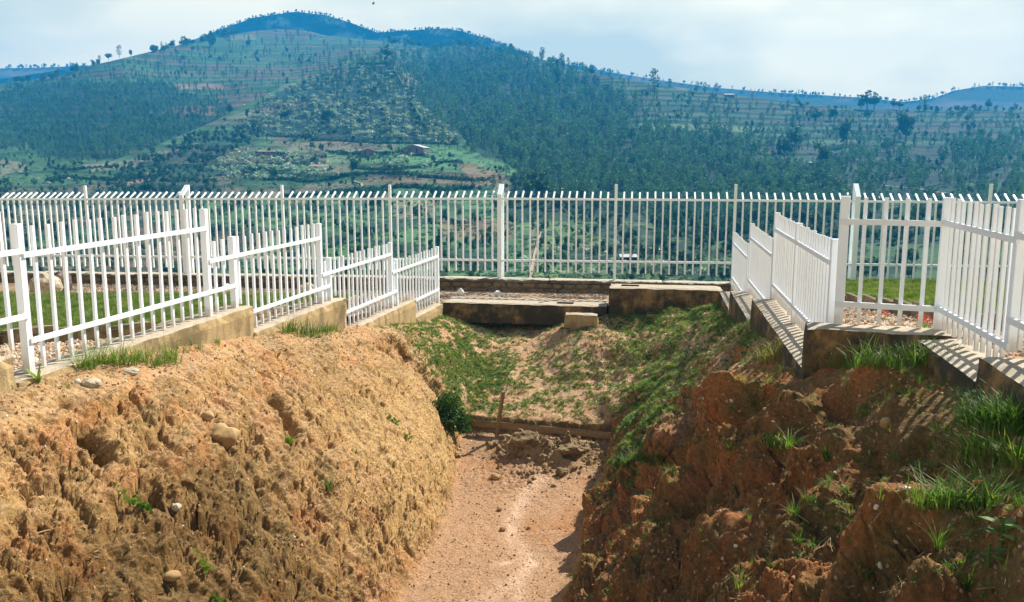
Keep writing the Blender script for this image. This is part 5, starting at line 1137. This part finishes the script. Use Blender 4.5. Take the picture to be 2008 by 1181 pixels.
# eucalyptus forest on the shaded mountain side
low = lambda x, y: y < SKf('spur', x) + 14
f2 = rnd_in('F2', 3300, low); f1 = rnd_in('F1', 2300, lambda x, y: (y < SKf('spur', x) + 6) & (y > SKf('main', x) + 4)); f3 = rnd_in('F3', 800, lambda x, y: (y < SKf('spur', x) + 10) & (fbm(x / 60, y / 40, 6, 2) > -.1)); rt = rnd_in('RT', 260, lambda x, y: y > SKf('main', x) + 14)
f2 = f2 + rng.normal(0, 1, f2.shape) * np.array([34, 13]) * (rng.uniform(0, 1, (len(f2), 1)) < .55); f2[:, 1] = np.maximum(f2[:, 1], SKf('main', f2[:, 0]) + 3); f1 = f1 + rng.normal(0, 1, f1.shape) * np.array([34, 14]) * (rng.uniform(0, 1, (len(f1), 1)) < .55); f1[:, 1] = np.clip(f1[:, 1], SKf('main', f1[:, 0]) + 4, SKf('spur', f1[:, 0]) + 12); fp = np.concatenate([f2, f1, f3, rt]); hp = np.concatenate([rng.uniform(15, 30, len(f2)) * np.interp(f2[:, 1], [100, 400], [.75, 1.15]), rng.uniform(9, 15, len(f1)) * np.interp(f1[:, 1], [150, 310], [.8, 1.2]), rng.uniform(15, 28, len(f3)), rng.uniform(10, 20, len(rt))])
many('eucalyptus_tree', 'euca', 'main', fp, hp, 290, 'thin crowned forest tree', 'larger trees of the dark forest', 'mountain_forest', 'dense blue green forest covering the shaded mountain side', WH['euca'])
# loose mixed trees over the rest of the mountain, none of them countable
mx = rnd_in([(0,100),(2008,100),(2008,420),(0,420)], 2600, lambda x, y: (y > SKf('main', x) + 5) & (y < SKf('spur', x) + 12) & (fbm(x / 55, y / 22, 14, 3) > -.02 - .22 * ((x > 780) & (x < 1300)) - .1 * (y > 260))); P = on('main', mx[:, 0], mx[:, 1]); n_ = len(mx); H = rng.uniform(6, 14, n_) * P[:, 1] / F * np.interp(mx[:, 0], [0, 1200, 2008], [.8, 1, 1.3])
scatter('loose_woodland', WH['broad'] + WH['euca'] + WH['col'], P, H, np.stack([0 * H, 0 * H, rng.uniform(0, 6.28, n_)], 1), rng.integers(0, 12, n_), 'loose mixed woodland scattered over the mountain fields', 'woodland')
mx = rnd_in([(300,300),(520,200),(620,160),(700,112),(800,120),(900,268),(1020,340),(1000,380),(300,380)], 520, lambda x, y: (y > SKf('spur', x) + 3) & (fbm(x / 50, y / 20, 24, 3) > .0 - .3 * (y < 215))); P = on('spur', mx[:, 0], mx[:, 1]); n_ = len(mx); H = rng.uniform(7, 16, n_) * P[:, 1] / F
scatter('loose_bushes', WH['broad'] + WH['col'], P, H, np.stack([0 * H, 0 * H, rng.uniform(0, 6.28, n_)], 1), rng.integers(0, 8, n_), 'loose mixed trees and bushes over the near hill', 'woodland')
# slender trees dotted over the mountain terraces
t1 = rnd_in('T1', 260, lambda x, y: (y > SKf('main', x) + 8) & (y < SKf('spur', x) + 4)); hpt = rng.uniform(7, 17, 260)
many('slender_tree', 'col', 'main', t1, hpt, 175, 'slender mountain terrace tree', 'slender trees on the mountain terraces', 'terrace_trees', 'smallest slender trees dotted over the mountain terraces', WH['col'])
b1t = np.concatenate([rnd_in('B1', 90), rnd_in([(600,160),(700,112),(800,120),(830,190),(760,200),(640,200)], 90, lambda x, y: y > SKf('spur', x) + 2)]); many('slender_tree', 'col', 'spur', b1t, rng.uniform(12, 24, len(b1t)), 85, 'slender grove tree', 'slender trees in the banana grove', 'grove_trees', 'smaller slender trees crowding the banana grove', WH['col'])
# banana grove
b1 = rnd_in('B1', 1150, lambda x, y: fbm(x / 40, y / 25, 5, 2) > -.22); b2 = rnd_in('B2', 330); b3 = rnd_in([(700,290),(860,300),(850,330),(700,326)], 50); b4 = rnd_in([(1000,500),(1180,480),(1380,505),(1380,540),(1000,540)], 40)
bp = np.concatenate([b1, b2, b3, b4]); hb = rng.uniform(8, 14, len(bp)) * np.interp(bp[:, 1], [120, 350, 500], [.7, 1.1, 1.5])
many('banana_plant', 'ban', 'spur', bp, hb, 280, 'pale banana plant', 'banana plants on the near hill', 'banana_grove', 'dense bright banana plants covering the near hill', BN, 'banana plant')
# bushes and mixed trees over the near hill and the valley
v1 = rnd_in('V', 340); v2 = rnd_in([(0,380),(1650,380),(1650,560),(0,560)], 900, lambda x, y: (fbm(x / 70, y / 30, 12, 3) > .02) & (y > SKf('spur', x) + 4)); v3 = rnd_in([(0,312),(230,325),(420,250),(440,300),(300,400),(0,400)], 190); v4 = rnd_in([(1280,390),(2200,390),(2200,545),(1280,545)], 700, lambda x, y: (y > SKf('spur', x) + 2) & ((y < 470) | (fbm(x / 60, y / 30, 2, 2) > .1)))
v5 = rnd_in([(1000,340),(1180,400),(1180,430),(1000,400)], 60, lambda x, y: y > SKf('spur', x))
vp = np.concatenate([v1, v2, v3, v4, v5]); hv = np.concatenate([rng.uniform(9, 17, len(v1)), rng.uniform(10, 26, len(v2)), rng.uniform(6, 16, len(v3)), rng.uniform(14, 34, len(v4)), rng.uniform(14, 30, len(v5))])
many('bushy_tree', 'broad', 'spur', vp, hv, 260, 'dark bushy tree', 'bushy trees in the valley', 'valley_bushes', 'dark bushes and small trees over the valley slopes', WH['broad'])
# hedge lines along the near hill terraces
hl = []
for (xa, ya, xb, yb_) in [(520,268,900,284),(500,300,640,306),(640,300,830,300),(520,352,700,346),(700,342,960,348),(480,338,560,330),(690,330,900,320),(700,372,930,366),(560,380,760,372),(210,352,330,340),(90,352,200,346),(100,330,220,330),(1250,256,1480,262),(1480,272,1900,268)]:
    n_ = int(abs(xb - xa) / 2.2); tt = np.linspace(0, 1, n_); hl.append(np.stack([xa + (xb - xa) * tt + rng.normal(0, 1, n_), ya + (yb_ - ya) * tt + 3 * np.sin(tt * 6 + xa) + rng.normal(0, .8, n_)], 1))
hs = [h_ for h_ in hl if h_[0, 0] < 1200]; hs = np.concatenate(hs); P = on('spur', hs[:, 0], hs[:, 1])
bb = [leafball(110, .5, .5, .45, .13, 900 + i, M['broad'], 'bush', 5) for i in range(3)]
scatter('hedge_rows', bb, P + np.array([0, 0, .5]), rng.uniform(1.4, 2.6, len(P)), np.stack([0 * P[:, 0], 0 * P[:, 0], rng.uniform(0, 6.28, len(P))], 1), rng.integers(0, 3, len(P)), 'dark hedge rows along the terraces of the near hill', 'hedge')
# low crops that roughen the fields
cp = np.concatenate([rnd_in([(0,320),(300,300),(520,200),(800,200),(1020,340),(1700,420),(1700,560),(0,560)], 6000, lambda x, y: (y > SKf('spur', x) + 2) & (fbm(x / 30, y / 14, 31, 2) > -.05))]); P = on('spur', cp[:, 0], cp[:, 1])
cb = [leafball(50, .5, .5, .35, .16, 950 + i, M['bluegreen'], 'crop', 0) for i in range(3)]
scatter('field_crops', cb, P + np.array([0, 0, .15]), rng.uniform(.5, 1.5, len(P)), np.stack([0 * P[:, 0], 0 * P[:, 0], rng.uniform(0, 6.28, len(P))], 1), rng.integers(0, 3, len(P)), 'low green crops growing in the fields of the near hill', 'crops')
# trees along the far skylines
sk = []
for kind, xa, xb, n_, h0, h1 in (('peak', 415, 1045, 700, 3, 6.5),):
    x = rng.uniform(xa, xb, n_); y = SKf(kind, x) + rng.uniform(0, 30, n_) ** 1.0 * rng.uniform(0, 1, n_); k_ = y < SKf('main', x) + 4; sk.append((kind, x[k_], y[k_], rng.uniform(h0, h1, k_.sum())))
for kind, x, y, h in sk:
    P = on(kind, x, y); H = h * P[:, 1] / F; n_ = len(x); scatter('peak_forest', WH['broad'], P, H, np.stack([0 * H, 0 * H, rng.uniform(0, 6.28, n_)], 1), rng.integers(0, 4, n_), 'hazy forest covering the distant blue peak', 'forest')
x = np.concatenate([rng.uniform(0, 175, 40), rng.uniform(1120, 2008, 150)]); y = SKf('far', x) + rng.uniform(0, 2.5, len(x)); P = on('far', x, y); H = rng.uniform(4, 9, len(x)) * P[:, 1] / F
x2 = rng.uniform(1330, 1480, 30)
for i in range(len(x)):
    o = link('skyline_tree', WH['broad' if i % 3 else 'col'][i % 4]); o.location = P[i]; o.scale = (H[i] * (1.2 if i % 3 else 1.6),) * 2 + (H[i],); o.rotation_euler.z = i
    tag(o, 'tiny hazy far ridge tree, ' + where(x[i], y[i]), 'tree', 'tiny trees on the far left ridge' if x[i] < 300 else 'tiny trees on the far right ridge')
x = np.concatenate([rng.uniform(300, 470, 60), rng.uniform(760, 960, 34), rng.uniform(20, 200, 26), rng.uniform(1800, 2008, 22)]); y = SKf('main', x) + rng.uniform(1, 5, len(x)); P = on('main', x, y); H = rng.uniform(8, 17, len(x)) * P[:, 1] / F
for i in range(len(x)):
    o = link('ridge_tree', WH['broad' if i % 4 else 'col'][i % 4]); o.location = P[i]; o.scale = (H[i] * 1.2, H[i] * 1.2, H[i]); o.rotation_euler.z = i
    q_ = [('left slope of the mountain skyline', 300, 470), ('ridge right of the summit', 760, 960), ('lowest left part of the mountain ridge', 0, 200), ('right end of the mountain ridge', 1700, 2100)]
    nm_ = [a_ for a_, l_, h_ in q_ if l_ <= x[i] <= h_][0]; tag(o, ('taller' if H[i] > 7 else 'small') + ' dark skyline tree, ' + where(x[i], y[i]), 'tree', 'trees on the ' + nm_)

# houses
def house(layer, px, py, wpx, hpx, label, wall='mud', roof='tile', rz=0.0, pitch=.3, gable=True, doors=1):
    p = Vector(on(layer, px, py)); w_ = wpx * p.y / F; h = hpx * p.y / F; dd = w_ * .6; root = empty('house', p - Vector((0, 0, .5)), rz); tag(root, label, 'house')
    hw = h * .62 + .5
    me = pmesh('wall', boxv(-w_/2, w_/2, -dd/2, dd/2, 0, hw) , BOXF); me.materials.append(M[wall]); link('wall', me, None, root)
    o_ = .25; zt = hw + h * .38; th = .14
    if gable:   # ridge along y: the gable faces the camera
        V = [(-w_/2 - o_, -dd/2 - o_, hw - .1), (0, -dd/2 - o_, zt), (w_/2 + o_, -dd/2 - o_, hw - .1), (-w_/2 - o_, dd/2 + o_, hw - .1), (0, dd/2 + o_, zt), (w_/2 + o_, dd/2 + o_, hw - .1)]
        V += [(a_, b2, c_ + th) for a_, b2, c_ in V]; Fc = [(0,1,4,3),(1,2,5,4),(6,9,10,7),(7,10,11,8),(0,6,7,1),(1,7,8,2),(3,4,10,9),(4,5,11,10),(0,3,9,6),(2,8,11,5)]
        g_ = pmesh('gable', [(-w_/2, -dd/2 + .02, hw), (w_/2, -dd/2 + .02, hw), (0, -dd/2 + .02, zt - .02), (-w_/2, dd/2 - .02, hw), (w_/2, dd/2 - .02, hw), (0, dd/2 - .02, zt - .02)], [(0,1,2),(3,5,4),(0,2,5,3),(1,4,5,2)]); g_.materials.append(M[wall]); link('gable', g_, None, root)
    else:
        V = [(-w_/2 - o_, -dd/2 - o_, hw), (w_/2 + o_, -dd/2 - o_, hw), (w_/2 + o_, dd/2 + o_, zt - .2), (-w_/2 - o_, dd/2 + o_, zt - .2)]; V += [(a_, b2, c_ + th) for a_, b2, c_ in V]; Fc = BOXF
    me = pmesh('roof', V, Fc); me.materials.append(M[roof]); link('roof', me, None, root)
    for k_ in range(doors):
        x_ = (-.25 + .5 * k_) * w_ * .7; me = pmesh('door', boxv(x_ - .4, x_ + .4, -dd/2 - .03, -dd/2 + .05, .5, .5 + min(1.9, hw * .72)), BOXF); me.materials.append(M['darkdoor']); link('door', me, None, root)
    return root
house('spur', 816, 300, 44, 15, 'mud brick house with pale pitched roof on the near hill, larger of two', rz=-.35, roof='tin', doors=2)
house('spur', 722, 303, 28, 11, 'small brown mud house with a gable, left of the larger pale roofed one', rz=.1)
house('spur', 524, 303, 34, 9, 'low house with flat reddish roof under dark bushes on the left', rz=.2, gable=False, roof='tile')
house('spur', 626, 330, 34, 10, 'grey roofed house half hidden among banana plants', roof='tile', wall='paleplaster', rz=.15, gable=False)
house('main', 486, 210, 14, 5, 'tiny house with a bright white roof on the mountain side', roof='tin', wall='paleplaster', gable=False)
house('main', 1430, 190, 18, 7, 'small shed with pale roof near the right skyline', roof='tin', gable=False)
house('spur', 1232, 511, 30, 14, 'small dark hut with a flat white roof in the valley behind the fence', roof='tin', wall='darkdoor', gable=False, doors=0)
house('main', 1617, 366, 16, 8, 'pale little house beside the path on the right slope', roof='tin', wall='paleplaster', gable=False)
house('main', 1730, 392, 20, 9, 'white walled house just above the fence tips on the right', roof='tin', wall='paleplaster', gable=False)
house('main', 1592, 322, 8, 5, 'tiny white and dark hut on the right slope above the path', roof='tin', wall='darkdoor', gable=False, doors=0)
house('spur', 402, 262, 12, 6, 'tiny reddish house among trees on the left side', roof='tile', gable=False)
# boulders in the left valley
for px, py, s, lb in ((93, 358, 13, 'large grey boulder in the left valley above the fence'), (38, 338, 10, 'pale tilted boulder near the left edge of the valley'), (134, 348, 9, 'flat grey rock right of the large valley boulder'), (75, 348, 7, 'small pale rock behind the large valley boulder')):
    p = Vector(on('spur', px, py)); r_ = s * .5 * p.y / F; o = link('boulder', rock_mesh('boulder', px, M['rock'], (r_, r_ * .8, r_ * .6), 2)); o.location = p; tag(o, lb, 'boulder')
# footpaths on the slopes
def path(layer, pts, wd, name='footpath'):
    pts = np.array(pts, float); t_ = np.linspace(0, len(pts) - 1, len(pts) * 12); px = np.interp(t_, np.arange(len(pts)), pts[:, 0]); py = np.interp(t_, np.arange(len(pts)), pts[:, 1]) + .6 * np.sin(t_ * 3)
    P = on(layer, px, py); P[:, 2] += .35; tdir = np.gradient(P, axis=0); nn = np.stack([-tdir[:, 1], tdir[:, 0], 0 * tdir[:, 0]], 1); nn /= np.linalg.norm(nn, axis=1)[:, None]
    A, B = P - nn * wd / 2, P + nn * wd / 2; V = np.stack([A, B], 1); lo = V.copy(); lo[:, :, 2] -= 1.2; o = link(name, fast_mesh(name, V, grid_quads(len(P), 2)), M['path']); tag(o, kind='structure')
path('main', [(1475, 320), (1495, 324), (1510, 322)], 3.5); path('main', [(1574, 338), (1592, 343), (1625, 350), (1660, 355)], 2.0); path('main', [(1712, 360), (1760, 366), (1810, 373), (1862, 381)], 2.4)
path('spur', [(1040, 545), (1048, 500), (1056, 470), (1062, 450)], .5); path('spur', [(692, 352), (708, 360), (712, 372), (706, 384)], 1.0)

# bird high over the valley
me = pmesh('bird', [(0,-.25,0),(.05,0,.03),(0,.3,0),(-.05,0,.03),(0,0,-.05),(.62,.1,.16),(.3,-.08,.12),(-.62,.1,.16),(-.3,-.08,.12)], [(0,1,4),(1,2,4),(2,3,4),(3,0,4),(0,3,1),(1,3,2),(1,6,5),(1,5,2),(3,7,8),(3,2,7)])
me.materials.append(M['bird']); o = link('bird', me); o.location = at(733, 8, 160); o.rotation_euler = (.2, .3, 1.9); tag(o, 'tiny dark bird flying high above the mountain', 'bird')

# ------------------------------------------------------------------ air
hz = pmesh('haze', boxv(-2300, 2300, -60, 2250, -36.5, 268), BOXF); ho = link('haze', hz); tag(ho, 'thin blue haze filling the valley air', 'haze', kind='stuff'); ho.display_type = 'WIRE'
hm = bpy.data.materials.new('haze'); hm.use_nodes = True; t = hm.node_tree; t.nodes.clear(); pv = t.nodes.new('ShaderNodeVolumePrincipled'); pv.inputs['Density'].default_value = 0.00046; pv.inputs['Color'].default_value = (0.02, 0.41, 0.97, 1)
oo = t.nodes.new('ShaderNodeOutputMaterial'); t.links.new(pv.outputs[0], oo.inputs['Volume']); hz.materials.append(hm)
